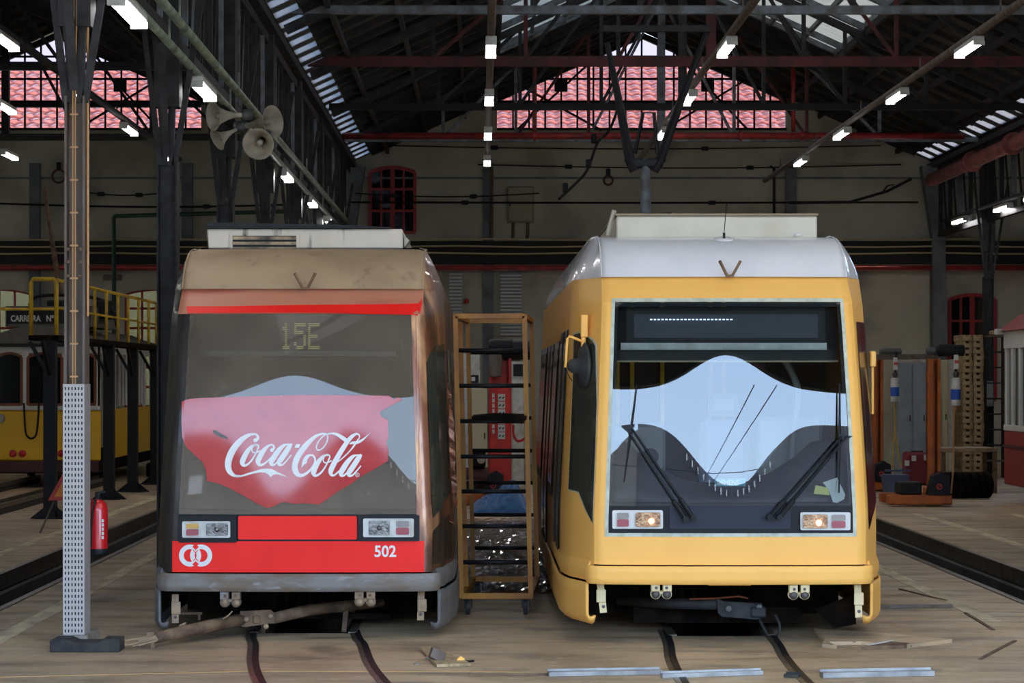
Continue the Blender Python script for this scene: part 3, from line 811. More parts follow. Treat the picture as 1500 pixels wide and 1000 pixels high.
# horn loudspeakers on the second / third column
def horn(p, d, label, s=1.0):
    t = thing('horn_loudspeaker', label, 'loudspeaker', p, group='horn loudspeakers')
    d = Vector(d).normalized(); p = Vector(p)
    prof = [(.03,-.42),(.035,-.3),(.06,-.2),(.1,-.1),(.15,-.03),(.19,0)]
    inner = [(.18,.0),(.14,-.04),(.09,-.11),(.05,-.2)]
    MB().lathe(p, d, [(r*s,h*s) for r, h in prof+inner], 28).build('bell', 'horn', t, smooth=True)
    MB().lathe(p, d, [(0,-.04*s),(.035*s,-.05*s),(.035*s,-.12*s),(.02*s,-.2*s)], 14).build('phase_plug', 'horn', t, smooth=True)
    MB().lathe(p, d, [(0,-.55*s),(.07*s,-.54*s),(.07*s,-.42*s),(.03*s,-.4*s)], 16).build('driver', 'motor', t, smooth=True)
    q = p-d*.3*s
    MB().bar(q, q+Vector((-.14,.1,.12)), .03).build('bracket', 'black', t)
horn(W(378,211,25.5), (-.12,-.95,-.3), 'beige horn loudspeaker facing forward, lowest of the cluster', 1.0)
horn(W(400,178,26.3), (.75,-.5,.05), 'beige horn loudspeaker facing right, above the forward one', 1.05)
horn(W(312,170,24.8), (-.8,-.55,-.1), 'dim horn loudspeaker facing left behind the green conduit', .9)
horn(W(318,205,25.3), (-.75,-.45,-.5), 'dim horn loudspeaker facing down and left, lower of the left two', .7)
# ================================================================ THE TWO LOW-FLOOR TRAMS
class Tram:
    def __init__(s, c, Y0, dz, hw, root):
        s.c, s.Y0, s.dz, s.root = c, Y0, dz, root
        s.PL = [(0,-.036),(.35,-.0313),(.7,-.0171),(.965,0),(1.03,.012),(1.075,.045),(1.11,.12),(1.16,.27),(hw-.06,.5),(hw-.02,.75),(hw,1.05),(hw,9.3)]
        s.n = len(s.PL)-1
    def d(s, z):
        if z < 1.1: return -.004*(1.1-z)
        u = min(z, 2.715)-1.1; v = .0698*u+.0384*u*u
        if z > 2.715: v += .95*(z-2.715)+.3*(z-2.715)**2
        return v
    def k(s, z): return 1-.075*max(0, min(1.9, z-1.0))/1.9
    def raw(s, t, z):
        sg = -1 if t < 0 else 1; t = min(abs(t), s.n-1e-6); i = int(t); f = t-i
        a0, d0 = s.PL[i]; a1, d1 = s.PL[i+1]; a = a0+(a1-a0)*f; d = d0+(d1-d0)*f
        if t < 3: d = -.036+.036*(a/.965)**2
        w_ = max(0, 1-max(0, d-.2)/1.2)   # the lean-back fades out along the sides
        return Vector((s.c+sg*a*s.k(z), s.Y0+d+s.d(z)*(1 if t < 6 else w_), z+s.dz))
    def P(s, t, z, out=0.0):
        p = s.raw(t, z)
        if out:
            e = 1e-3; tt = max(-s.n+.01, min(s.n-.01, t))
            du = s.raw(tt+e, z)-s.raw(tt-e, z); dv = s.raw(tt, z+e)-s.raw(tt, z-e)
            p = p + du.cross(dv).normalized()*out
        return p
    def snap(s, px, py, lo=-4.0, hi=4.0, out=.004, raw=False):
        # point of the tram's skin that the photo shows at (px, py)
        Y = s.Y0+.1; z = H-(py-VY)*Y/F-s.dz
        for _ in range(5):
            a, b = lo, hi
            for _ in range(22):
                m = (a+b)/2; p = s.raw(m, z)
                if VX+p.x*F/p.y < px: a = m
                else: b = m
            t = (a+b)/2; p = s.raw(t, z); z = H-(py-VY)*p.y/F-s.dz
        if raw: return t, z
        return s.P(t, z, out)

def patch_mb(poly, fn, step=3.0, vstep=14.0):
    # a polygon in photo pixels, cut into upright strips and laid on a curved skin
    xs = sorted(set([p[0] for p in poly])); x0, x1 = xs[0], xs[-1]
    cols = []; x = x0
    allx = set(xs)
    while x < x1: allx.add(x); x += step
    allx = sorted(allx); allx = [a for i, a in enumerate(allx) if i == 0 or a-allx[i-1] > .15]
    def spans(x):
        ys = []
        n = len(poly)
        for i in range(n):
            (xa, ya), (xb, yb) = poly[i], poly[(i+1) % n]
            if (xa <= x < xb) or (xb <= x < xa): ys.append(ya+(yb-ya)*(x-xa)/(xb-xa))
        return sorted(ys)
    mb = MB()
    for a, b in zip(allx[:-1], allx[1:]):
        sa, sb = spans(a+.02), spans(b-.02)
        if len(sa) != len(sb) or len(sa) % 2: 
            m = spans((a+b)/2); sa = sb = m
        for i in range(0, len(sa)-1, 2):
            n = max(1, int(max(sa[i+1]-sa[i], sb[i+1]-sb[i])/vstep))
            vs = []
            for j in range(n+1):
                f = j/n; vs.append(fn(a, sa[i]+(sa[i+1]-sa[i])*f)); vs.append(fn(b, sb[i]+(sb[i+1]-sb[i])*f))
            mb.add(vs, [(2*j, 2*j+1, 2*j+3, 2*j+2) for j in range(n)])
    return mb
def band_mb(T, t0, t1, z0, z1, out0, thick, nt=24, nz=4, rnd=True):
    # closed shell piece that follows the skin: outer face out0+thick, inner face out0
    us = [t0+(t1-t0)*i/nt for i in range(nt+1)]; vs = [z0+(z1-z0)*j/nz for j in range(nz+1)]
    mb = MB(); n = nt+1; m = nz+1
    def o(j, u): 
        e = min(j, nz-j); return thick*(.7 if (rnd and e == 0) else 1)
    pts = [T.P(u, v, out0+o(j, u)) for j, v in enumerate(vs) for u in us] + [T.P(u, v, out0) for v in vs for u in us]
    fs = []; O = n*m
    for j in range(m-1):
        for i in range(n-1):
            a = j*n+i; fs.append((a, a+1, a+1+n, a+n)); fs.append((O+a, O+a+n, O+a+1+n, O+a+1))
    for i in range(n-1):
        fs.append((i, O+i, O+i+1, i+1)); a = (m-1)*n+i; fs.append((a, a+1, O+a+1, O+a))
    for j in range(m-1):
        a = j*n; fs.append((a, a+n, O+a+n, O+a)); a = j*n+n-1; fs.append((a, O+a, O+a+n, a+n))
    return mb.add(pts, fs)
def frange(a, b, n): return [a+(b-a)*i/n for i in range(n+1)]
def quadbox(T, x0, x1, y0, y1, out, thick, lo=-4.0, hi=4.0):
    # thin rounded slab lying on the skin, given by its photo rectangle
    r = min(2.2, (x1-x0)/5, (y1-y0)/5)
    P = []
    for (cx, cy, a0) in ((x1-r, y1-r, 0), (x0+r, y1-r, 90), (x0+r, y0+r, 180), (x1-r, y0+r, 270)):
        for a in (0, 30, 60, 90): t = math.radians(a0+a); P.append((cx+r*math.cos(t), cy+r*math.sin(t)))
    A = [T.snap(x, y, lo, hi, out) for x, y in P]; B = [T.snap(x, y, lo, hi, out+thick) for x, y in P]
    n = len(P); return MB().add(A+B, [tuple(range(n-1,-1,-1)), tuple(range(n,2*n))]+[(k,(k+1)%n,(k+1)%n+n,k+n) for k in range(n)])

def tram_body(T, mats):
    R = T.root
    ts_front = sorted(set([-4,-3.5,-3,-2.5,-2,-1.5,-1,-.5,0,.5,1,1.5,2,2.5,3,3.5,4,-5,5,-4.5,4.5]))
    zs = [.635,.7,.8,.885,1.0,1.1,1.3,1.5,1.7,1.9,2.1,2.3,2.5,2.6,2.715,2.75,2.8,2.86,2.93]
    skip = lambda u, v: abs(u) < 3.0 and .885 < v < 2.715
    tf = mats.get('front_t', 5)
    MB().grid(lambda u, v: T.P(u, v), [-tf]+[t for t in ts_front if abs(t) < tf]+[tf], [z for z in zs if z <= .885]).build('front_panel', mats['front'], R, smooth=True)
    if tf < 5:
        for sg, nm in ((-1, 'cornerL'), (1, 'cornerR')): MB().grid(lambda u, v: T.P(sg*u, v), frange(tf, 5, 3), [z for z in zs if z <= .885]).build('corner_strip', mats[nm], R, smooth=True)
    for sg, nm in ((-1, 'surround'), (1, 'surroundR')): MB().grid(lambda u, v: T.P(sg*u, v), [3,3.5,4,4.5,5], [z for z in zs if .885 <= z <= 2.715]).build('windscreen_surround', mats.get(nm, mats['surround']), R, smooth=True)
    MB().grid(lambda u, v: T.P(u, v), ts_front, [z for z in zs if z >= 2.715]).build('brow_panel', mats['brow'], R, smooth=True)
    for sg, nm in ((-1, 'L'), (1, 'R')):
        MB().grid(lambda u, v: T.P(sg*u, v), [5,5.5,6,6.5,7,7.5,8,8.5,9,9.5,10], zs).build('corner_panel', mats['corner'+nm], R, smooth=True)
        ts = [10+i/8 for i in range(9)]
        MB().grid(lambda u, v: T.P(sg*min(u, T.n-1e-4), v), ts, [.2]+zs).build('side_panel', mats['side'+nm], R, smooth=True)
    # inner lining so that the cab is dark, floor, rear bulkhead
    c, Y0, dz = T.c, T.Y0, T.dz
    b = MB(); x0, x1 = c-1.15, c+1.15
    b.box(x0, x1, Y0+1.1, Y0+9.2, dz+.36, dz+.46)                          # floor
    b.build('cab_floor', 'under', R)
    b = MB(); b.box(x0+.03, x1-.03, Y0+2.35, Y0+2.4, dz+.46, dz+2.9); b.build('cab_bulkhead', 'interior', R)
    b = MB(); b.box(x0+.3, x1-.3, Y0+.75, Y0+2.35, dz+2.86, dz+2.9); b.build('cab_ceiling', 'interior', R)
    # fairing along the roof edge and across the nose: rings that follow the plan of the body and step inwards
    prof = [(0,0),(.035,.05),(.08,.11),(.15,.18),(.24,.24),(.36,.295),(.52,.34),(.75,.37),(1.15,.385)]
    def fn(t, v):
        dd, hh = prof[v]; tt = min(abs(t), T.n-1e-4); p = T.raw(math.copysign(tt, t), 2.93)
        e = hh/.385
        wf = 1 if tt <= 5 else max(0, 1-(tt-5)/3.2)
        bow = -.02 if tt < 5 else 0
        bl = min(1, max(0, (tt-5)/3.0)); x = c+(p.x-c)*(1-.14*bl*e**1.4)
        return Vector((x, p.y-.015+bow+dd*(wf+.35*(1-wf)*(tt < 10.5)), dz+2.925+hh))
    nv = list(range(len(prof)))
    MB().grid(fn, [-5+10*i/28 for i in range(29)], nv).build('roof_fairing', mats['roof'], R, smooth=True)
    for sg, nm in ((-1, 'L'), (1, 'R')):
        MB().grid(fn, [sg*u for u in (5,5.5,6,6.5,7,7.5,8,8.5,9,9.5,10,10.3,10.6,11)], nv).build('roof_edge', mats['roof'+nm], R, smooth=True)
        MB().tube([fn(sg*5, v)+Vector((0,-.003,.003)) for v in nv], .007, 6).build('roof_seam', mats['seam'], R)
    P_ = [fn(t, len(prof)-1) for t in [-11,-10,-9,-8,-7,-6,-5]+[-4,-2,0,2,4]+[5,6,7,8,9,10,11]]
    MB().add(P_, [tuple(range(len(P_)))]).build('roof_top', mats['roof'], R, solid=.01)
    # V-shaped line-name horns in the middle of the brow
    p = Vector((c+.03, Y0+.325, dz+2.93))
    MB().bar(p+Vector((-.02,0,0)), p+Vector((-.085,-.03,.12)), .018).bar(p+Vector((.02,0,0)), p+Vector((.085,-.03,.12)), .018).bar(p+Vector((-.03,0,0)), p+Vector((.03,0,0)), .02).build('v_horn', 'rust', R)
    # bumper and corner fairings
    band_mb(T, -5.6, 5.6, .483, .625, .0, .05, 60, 6).build('bumper', mats['bumper'], R, auto=.7)
    for sg in (-1, 1):
        band_mb(T, sg*5.75, sg*10.2, .50, .655, -.03, .055, 16, 3).build('bumper_corner', mats['skirt'], R, auto=.7)
        # lower fairing with a rounded lower edge
        us = frange(5.75, 10.4, 16); zz = [.155,.165,.19,.23,.30,.40,.485]; ins = [.07,.035,.012,0,0,0,0]
        f = MB(); f.grid(lambda u, v: T.P(sg*u, zz[v], .026-ins[v]) + Vector((0,0,.07*max(0,1-(u-5.75)/.6)**2*max(0,1-v/3))), us, list(range(7)))
        f.build('corner_fairing', mats['skirt'], R, smooth=True, solid=.02)
    # dark underframe, bogie
    b = MB(); b.box(c-1.1, c+1.1, Y0+1.3, Y0+8.8, dz+.30, dz+.6).box(c-1.05, c+1.05, Y0+1.2, Y0+1.3, .12, dz+.4).box(c-.7, c+.7, Y0+.95, Y0+1.02, .07, dz+.2); b.build('underframe', 'under', R)
    bg_ = MB(); bg_.bbox(c-.62, c+.62, Y0+1.15, Y0+1.35, .16, .42, .03); 
    for i in range(7): x = c-.3+i*.1; bg_.tube([(x, Y0+1.1, .4), (x+.02, Y0+1.0, .22), (x+.01, Y0+.95, .10), (x+.05, Y0+1.08, .16)], .02, 6)
    bg_.bbox(c-.55, c-.35, Y0+1.5, Y0+2.6, .12, .4, .04).bbox(c+.35, c+.55, Y0+1.5, Y0+2.6, .12, .4, .04); bg_.build('bogie_frame', 'under', R)
    for dy in (1.9, 2.9):
        for sg in (-1, 1):
            MB().lathe((c+sg*.43, Y0+dy, .31), (1,0,0), [(0,-.07),(.3,-.07),(.3,.05),(.33,.05),(.33,.07),(0,.07)], 28).build('wheel', 'under', R, smooth=False)

def headlight(T, x0, x1, y0, y1, rx, lx, lit, amber, frame=None):
    R = T.root
    if frame: quadbox(T, *frame, -.012, .03).build('headlight_frame', 'gasket', R)
    h = quadbox(T, x0, x1, y0, y1, .012 if frame else 0, .018).build('headlight', 'white' if not frame else 'off', R)
    o = .031
    quadbox(T, rx[0], rx[1], y0+3, y1-3, o, .006).build('reflector', 'warm_refl' if lit else 'reflector', h)
    c = T.snap((rx[0]+rx[1])/2+(5 if lit else 0), (y0+y1)/2+(2 if lit else 0), out=o+.004)
    MB().lathe(c, (0,-1,0), [(.022,0),(.02,.008),(.01,.014),(0,.016)], 14).build('bulb', 'warm_bulb' if lit else 'reflector', h, smooth=True)
    ym = (y0+y1)/2-1
    quadbox(T, lx[0], lx[1], y0+3.5, ym-.5, o, .006).build('lens', 'amber' if amber else 'greylens', h)
    quadbox(T, lx[0], lx[1], ym+.5, y1-3.5, o, .006).build('lens', 'redlens', h)

def bracket(T, px, y0, y1, m, bolt):
    R = T.root; p = T.snap(px, y0, out=0); s = F/p.y
    z0, z1 = H-(y0-VY)/s, H-(y1-VY)/s; x = p.x; y = p.y+.03; w_ = 15/s
    o = MB()
    o.bbox(x-w_, x-.012, y-.03, y+.03, z0-.055, z0+.01, .004).bbox(x+.012, x+w_, y-.03, y+.03, z0-.055, z0+.01, .004)
    o.bbox(x-w_*.98, x+w_*.98, y+.0, y+.04, z1+.03, z0-.05, .006)
    for sg in (-1, 1): o.cyl((x+sg*w_*.55, y-.005, z1+.03), (x+sg*w_*.55, y+.045, z1+.03), .04, 16)
    b = o.build('bumper_bracket', m, R)
    for sg in (-1, 1):
        MB().lathe((x+sg*w_*.55, y-.005, z1+.028), (0,-1,0), [(.034,0),(.034,.012),(.026,.03),(.012,.038),(0,.04)], 14).build('bolt', bolt, b, smooth=True)
        MB().lathe((x+sg*w_*.5, y-.03, z0-.025), (0,-1,0), [(.012,0),(.012,.006),(0,.007)], 8).build('bolt', 'rust' if m != 'brack_yel' else 'bolt', b)

# ---------------------------------------------------------------- yellow tram
ya = thing('tram', 'freshly primed yellow tram with masked windscreen and silver roof', 'tram', (1.98, 17.2, 0))
TY = Tram(1.98, 17.2, 0, 1.30, ya)
tram_body(TY, dict(front='yel', surround='yel', brow='yel', cornerL='yel', cornerR='yel', sideL='yel', sideR='yel', roof='silver', roofL='silver', roofR='silver', seam='silver', bumper='yel', skirt='yel'))
def ring_mb(T, t, z0, z1, w, out, th=.006, tw=None):
    # flat border strip round a rectangle of the skin
    mb = MB()
    dt = w/.1
    zz = frange(z0, z1, 22); tt = frange(-t, t, 30)
    for sg in (-1, 1):
        mb.grid(lambda u, v: T.P(sg*u, v, out), [t-.0, t+w*((1/.265) if t < 3 else 1/.065)], zz)
    e = w*((1/.265) if t < 3 else 1/.065)
    tt = frange(-t-e, t+e, 40)
    mb.grid(lambda u, v: T.P(u, v, out), tt, [z0-w, z0]); mb.grid(lambda u, v: T.P(u, v, out), tt, [z1, z1+w])
    return mb
ring_mb(TY, 3.0, .885, 2.715, .028, .004).build('masking_film', 'masking', ya, solid=.003)
# glazing and what it shows
zs = frange(1.10, 2.715, 24); tt = frange(-3.0, 3.0, 30)
MB().grid(lambda u, v: TY.P(u, v, -.004), tt, zs).build('windscreen', 'screen_glass', ya, smooth=True)
g = MB()
for (a, b_, c_, d_) in ((-3.0,-2.9,.885,2.715), (2.9,3.0,.885,2.715), (-2.9,2.9,2.68,2.715), (-2.9,2.9,1.085,1.12)):
    g.grid(lambda u, v: TY.P(u, v, -.008), frange(a, b_, 16), frange(c_, d_, 12))
g.build('windscreen_gasket', 'gasket', ya, smooth=True)
MB().grid(lambda u, v: TY.P(u, v, -.012), frange(-3.0, 3.0, 20), frange(.885, 1.09, 3)).build('headlight_band', 'gasket', ya, smooth=True)
quadbox(TY, 981, 1158, 741, 774, -.008, .01).build('lower_flap', 'navy', ya)
headlight(TY, 897, 971, 747, 774, (931, 967), (904, 921), True, False)
headlight(TY, 1172, 1245, 750, 776, (1175, 1211), (1217, 1237), True, False)
c, Y0 = 1.98, 17.2
# destination box, blinds
b = MB(); b.box(c-.80, c+.80, Y0+.34, Y0+.9, 2.38, 2.68).build('destination_box', 'black', ya)
b = MB(); b.box(c-.74, c+.74, Y0+.325, Y0+.338, 2.43, 2.62); bx = b.build('display_panel', mat('display mesh', rgb(44,48,58), .5), ya)
lb = MB()
for i in range(22): x = X_(954+i*5.6, 17.5); lb.box(x-.008, x+.008, Y0+.312, Y0+.322, Z_(468.5,17.5), Z_(467,17.5))
lb.build('led_strip', 'led', ya)
MB().box(c-.85, c+.80, Y0+.255, Y0+.28, 2.335, 2.39).build('sun_visor_rail', 'off', ya)
MB().box(c-.88, c+.88, Y0+.30, Y0+.34, 2.25, 2.335).build('blind', 'black', ya)
for sg in (-1, 1): MB().prism([(c+sg*.90, Y0+.35, 2.30), (c+sg*.80, Y0+.35, 2.30), (c+sg*.78, Y0+.35, 2.68), (c+sg*.88, Y0+.35, 2.68)], (0,.05,0)).build('side_visor', 'interior', ya)
MB().tube([(c-.9, Y0+.31, 2.243), (c+.9, Y0+.31, 2.243)], .008, 6).build('blind_cord', 'rope', ya)
# dashboard: scooped console with raised sides
def dash(u, v):
    a = -1+2*u; hgt = 1.22+.36*min(1, abs(a*1.25))**2.2
    return Vector((c+a*.97, Y0+.12+v*.75, 1.12+(hgt-1.12)*math.sin(min(1, v*1.6)*PI/2)))
MB().grid(dash, frange(0, 1, 28), frange(0, 1, 10)).build('dashboard', 'dash', ya, smooth=True, solid=.02)
MB().box(c-.96, c+.96, Y0+.85, Y0+.9, .46, 1.24).build('dashboard_back', 'interior', ya)
# maker's plate
p = TY.snap(1070, 706, out=-.03); s = F/p.y
pl = MB().bbox(p.x-22.5/s, p.x+22.5/s, p.y, p.y+.006, p.z-6/s, p.z+6/s, .002).build('maker_plate', mat('teal plate', rgb(40,146,160), .5), ya)
text_mb('SIEMENS', .052, lambda x, y, z: (p.x-.107+x, p.y-.004-z, p.z-.018+y), bold=.0015, sx=.92).build('maker_lettering', 'white', pl)
# cab partitions, handrails, headrest
MB().bbox(c-.93, c-.42, Y0+1.1, Y0+1.16, 1.2, 1.72, .04).build('equipment_panel', 'int_light', ya)
MB().bbox(c+.36, c+.9, Y0+1.1, Y0+1.16, 1.2, 1.78, .05).build('equipment_panel', 'int_light', ya)
MB().tube(catmull([(c+.60, Y0+.9, 1.2), (c+.62, Y0+.9, 1.6), (c+.66, Y0+.88, 2.0), (c+.55, Y0+.85, 2.25)], 6), .03, 10).build('driver_pole', 'int_light', ya, smooth=True)
s_ = MB().bbox(c-.08, c+.34, Y0+1.6, Y0+1.72, 1.15, 1.75, .06).build('driver_seat', mat('seat cloth', rgb(110,120,140), .8), ya)
MB().bbox(c+.0, c+.26, Y0+1.58, Y0+1.7, 1.78, 1.98, .05).build('headrest', 'seat cloth' if False else 'int_light', s_)
for dx in (-.75, -.62, -.35, .08, .2): MB().cyl((c+dx, Y0+2.28, .5), (c+dx, Y0+2.28, 2.8), .02, 8).build('handrail', 'rail_yel', ya)
MB().lathe((c-.55, Y0+1.08, 1.45), (0,-1,0), [(0,0),(.07,0),(.07,.02),(0,.025)], 18).build('speaker_grille', 'black', ya)
# wipers
def wiper(T, blade, bracket_, arms, root, flip=1):
    w_ = MB(); A = [T.snap(x, y, out=.045) for x, y in blade]
    w_.tube([A[0], A[0].lerp(A[1], .5)+Vector((0,-.012,0)), A[1]], [.006,.012,.006], 6)
    o = w_.build('wiper_blade', 'black', root)
    q = MB(); pts = [T.snap(x, y, out=.065) for x, y in bracket_]
    q.add([pts[0], pts[1], pts[2], pts[0]+Vector((0,.02,0)), pts[1]+Vector((0,.02,0)), pts[2]+Vector((0,.02,0))], [(0,1,2),(5,4,3),(0,3,4,1),(1,4,5,2),(2,5,3,0)])
    for (a, b) in arms:
        P0, P1 = T.snap(*a, out=.07), T.snap(*b, out=.05)
        n = (P1-P0).normalized(); q.tube([P0, P0.lerp(P1,.78), P0.lerp(P1,.79), P1], [.009,.012,.020,.018], 8)
        q.cyl(P1+Vector((0,-.03,0)), P1+Vector((0,.04,0)), .024, 10)
    q.build('wiper_arm', 'black', o)
wiper(TY, ((933,563),(914,706)), ((910,624),(930,622),(924,636)), (((925,628),(1015,758)), ((921,634),(1004,760))), ya)
wiper(TY, ((1228,563),(1227,722)), ((1226,636),(1245,640),(1232,648)), (((1238,640),(1140,757)), ((1230,640),(1126,757))), ya)
# side cab windows on the bevelled corners
LW = [(842,490),(850,488),(860,492),(869,499),(873,507),(875,590),(874,680),(873,774),(860,748),(849,720),(834,716),(838,620),(841,540)]
def snL(out): return lambda x, y: TY.snap(x, y, -10.5, -5.2, out)
patch_mb([(x+(1.6 if x > 868 else -1.2), y+(1.5 if y > 700 else -2)) for x, y in LW], snL(.004), 3).build('side_window_seal', 'masking', ya, solid=.002)
patch_mb(LW, snL(.008), 3).build('side_window', 'sideglass', ya, smooth=True)
def side_pt(T, sg, d, z, out=.0):   # point on the straight flank at depth d behind the nose
    return T.P(sg*(10+(d-1.05)/(9.3-1.05)), z, out*1)
RW = [(5.9,2.45),(6.6,2.60),(8.2,2.62),(9.8,2.55),(10.0,2.0),(10.0,1.25),(8.6,1.22),(7.6,1.05),(6.1,.86),(5.9,.95)]
mb = MB()
rb = MB().add([TY.P(t, z, .008) for t, z in RW], [tuple(range(len(RW)))])
rb = MB()
for (t0, t1, z0a, z0b) in ((5.9,6.6,.9,.95),(6.6,7.6,.95,1.05),(7.6,8.6,1.05,1.22),(8.6,10.0,1.22,1.25)):
    rb.grid(lambda u, v: TY.P(u, (z0a+(z0b-z0a)*(u-t0)/(t1-t0))*(1-v)+2.56*v, .008), frange(t0, t1, 3), frange(0, 1, 8))
rb.build('side_window', mat('brown reflecting glass', rgb(82,34,30), .15, 0, rgb(40,24,28), 3), ya, smooth=True)
# doors and windows down the left flank
def flank(T, sg, d0, d1, z0, z1, out, m, name, par):
    return MB().grid(lambda u, v: side_pt(T, sg, u, v, out), frange(d0, d1, 6), frange(z0, z1, 6)).build(name, m, par, smooth=True, solid=.004)
brown = mat('brownish door glass', rgb(84,44,32), .12, 0, rgb(48,34,28), 1.6, stretch=(1,1,.4))
for sg in (-1, 1):
    for i, (d0, d1) in enumerate(((1.35,2.1),(2.2,2.95))):
        o = flank(TY, sg, d0, d1, .42, 2.52, .006, 'gasket', 'door', ya); flank(TY, sg, d0+.08, d1-.08, .6, 2.42, .012, 'sideglass', 'door_glass', o)
    for i, (d0, d1, z0) in enumerate(((3.2,4.6,1.0),(4.75,5.6,.42),(5.7,6.5,.42),(6.7,9.1,1.0))):
        o = flank(TY, sg, d0, d1, z0, 2.45, .006, 'gasket', 'door' if z0 < .9 else 'side_window_frame', ya); flank(TY, sg, d0+.08, d1-.08, z0+.1, 2.38, .012, brown, 'door_glass' if z0 < .9 else 'side_glass', o)
    o = MB().grid(lambda u, v: side_pt(TY, sg, u, v, .006), [1.12,1.14], frange(.2, 2.9, 10)).build('panel_gap', 'black', ya)
# bellows end
MB().box(c-1.05, c+1.05, Y0+9.25, Y0+9.7, .3, 3.1).build('bellows', 'rubber', ya)
# lamps, mirror, right-hand camera box
mp = TY.snap(863, 478, -7, -4.2, .05); s = F/mp.y
mt = MB().bbox(mp.x-.028, mp.x+.03, mp.y-.03, mp.y+.03, mp.z-17/s, mp.z+16/s, .008).cyl((mp.x-.005, mp.y, mp.z-.17), (mp.x-.005, mp.y, mp.z-.06), .02, 10).build('mirror_mount', 'yel', ya)
e = Vector((mp.x-.005, mp.y, mp.z-.15+.02))
ar = [e, W(834, 492, mp.y-.02), W(831, 496, mp.y-.02), W(829, 530, mp.y-.02), W(828, 538, mp.y-.02)]
MB().tube(ar, .011, 8).build('mirror_arm', 'yel', mt, smooth=True)
q = W(834, 534, mp.y-.02)
mh = MB(); mh.lathe(q+Vector((.02,0,0)), (1,.25,0), [(0,-.03),(.03,-.03),(.05,0),(.055,.05),(.15,.085),(.17,.10),(.16,.115),(0,.12)], 26)
for i, v in enumerate(mh.v): v.z = q.z+(v.z-q.z)*1.15-.01
mh.build('mirror_head', 'rubber', mt, smooth=True)
MB().tube([W(829,540,mp.y-.02), W(833,550,mp.y-.02), W(838,558,mp.y)], .004, 5).build('mirror_cable', 'black', mt)
p = TY.P(8.2, 2.26, .05)
MB().bbox(p.x-.025, p.x+.025, p.y-.04, p.y+.04, p.z-.065, p.z+.065, .01).tube([p, p+Vector((0,0,-.45))], .012, 6).build('mirror_mount', 'yel', ya)
# roof equipment
AX0, AX1 = X_(903,18.5), X_(1197,18.5)
rb_ = MB().bbox(AX0, AX1, 18.5, 21.8, 3.29, 3.485, .012).build('roof_box', 'cream', ya)
MB().bbox(AX0-.01, AX1+.01, 18.48, 21.8, 3.487, 3.505, .004).build('lid', mat('dirty lid edge', rgb(150,136,110), .7), rb_)
MB().prism([(AX0, 18.9, 3.506), (X_(980,18.9), 18.9, 3.506), (X_(984,18.9), 18.9, 3.545), (AX0+.04, 18.9, 3.535)], (0,.6,0)).build('loose_sheet', 'under', rb_)
MB().box(X_(1000,19), X_(1190,19), 19, 19.6, 3.506, 3.516).build('loose_sheet', mat('loose board', rgb(170,150,120), .7), rb_)
MB().tube([W(890,345,18.6), W(893,330,18.6), W(897,318,18.6), W(900,308,18.6)], .02, 6).build('cable_bundle', 'horn', rb_)
p = W(1062, 361, 17.95)
an = MB().lathe((p.x, 18.02, 3.255), (0,-.3,1), [(0,0),(.085,0),(.08,.008),(0,.01)], 20).build('antenna', 'silver', ya, smooth=True)
MB().cyl((p.x, 18.02, 3.26), (p.x, 18.02, 3.31), .011, 8).cyl((p.x, 18.02, 3.3), (p.x+.02, 18.0, 3.56), .0035, 5).build('antenna_rod', 'black', an)
MB().lathe((X_(1168,18.4), 18.4, 3.31), (0,0,1), [(.035,0),(.035,.01),(.02,.02),(0,.022)], 12).build('roof_stud', 'silver', ya, smooth=True)
# pantograph raised over the roof
pg = MB(); PY = 25.0
pg.bbox(1.45, 2.45, PY-.5, PY+.5, 3.32, 3.42, .03); po_ = pg.build('pantograph_base', 'steel_dark', ya)
pt = [W(945, 232, PY), W(948, 310, PY)]
MB().tube([(pt[0].x, PY, pt[0].z), (pt[0].x, PY, pt[0].z-.25), (pt[1].x, PY, 3.42)], [.045,.06,.07], 12).build('pantograph_post', 'steel_grey', po_, smooth=True)
v = MB()
v.tube([W(930,250,PY), W(923,235,PY), W(907,150,PY), W(889,62,PY)], [.06,.06,.045,.03], 8)
v.tube([W(957,250,PY), W(966,235,PY), W(1000,140,PY), W(1036,45,PY)], [.06,.06,.045,.03], 8)
v.tube([W(930,225,PY), W(942,165,PY), W(958,165,PY), W(963,225,PY)], .022, 6)
v.bar(W(884,42,PY), W(1040,42,PY), .07)
v.bbox(W(920,0,PY).x, W(971,0,PY).x, PY-.05, PY+.05, W(0,246,PY).z, W(0,232,PY).z, .02)
v.tube([W(915,235,PY), W(975,235,PY)], .02, 6)
v.build('pantograph_arms', 'black', po_)
# brackets and drawbar
bracket(TY, 969, 856, 876, 'brack_yel', 'bolt'); bracket(TY, 1171, 858, 877, 'brack_yel', 'bolt')
def corner_plate(T, px, y0, y1, m, lean=0):
    p = W(px, y0, T.Y0+.16); q = W(px+lean, y1, T.Y0+.16)
    o = MB().bar(p, q, .055, .02, up=(0,1,0)).bbox(p.x-.03, p.x+.045, p.y-.03, p.y-.01, p.z-.16, p.z-.06, .004).build('corner_bracket', m, T.root)
    MB().lathe(q+Vector((0,-.014,.05)), (0,-1,0), [(.014,0),(.012,.006),(0,.008)], 10).build('bolt', 'bolt', o)
corner_plate(TY, 879, 852, 897, 'brack_yel', 5); corner_plate(TY, 1256, 856, 904, 'brack_yel', 2)
d_ = MB(); YD = 17.75
d_.tube([W(905,880,YD+.5), W(985,884,YD+.2), W(1052,884,YD)], [.035,.045,.05], 12)
d_.build('drawbar', 'steel_dark', ya, smooth=True)
q = MB(); q.prism([W(1050,876,YD-.05), W(1062,881,YD-.05), W(1116,884,YD-.05), W(1118,902,YD-.05), W(1108,907,YD-.05), W(1058,903,YD-.05), W(1052,898,YD-.05)][::-1], (0,.03,0))
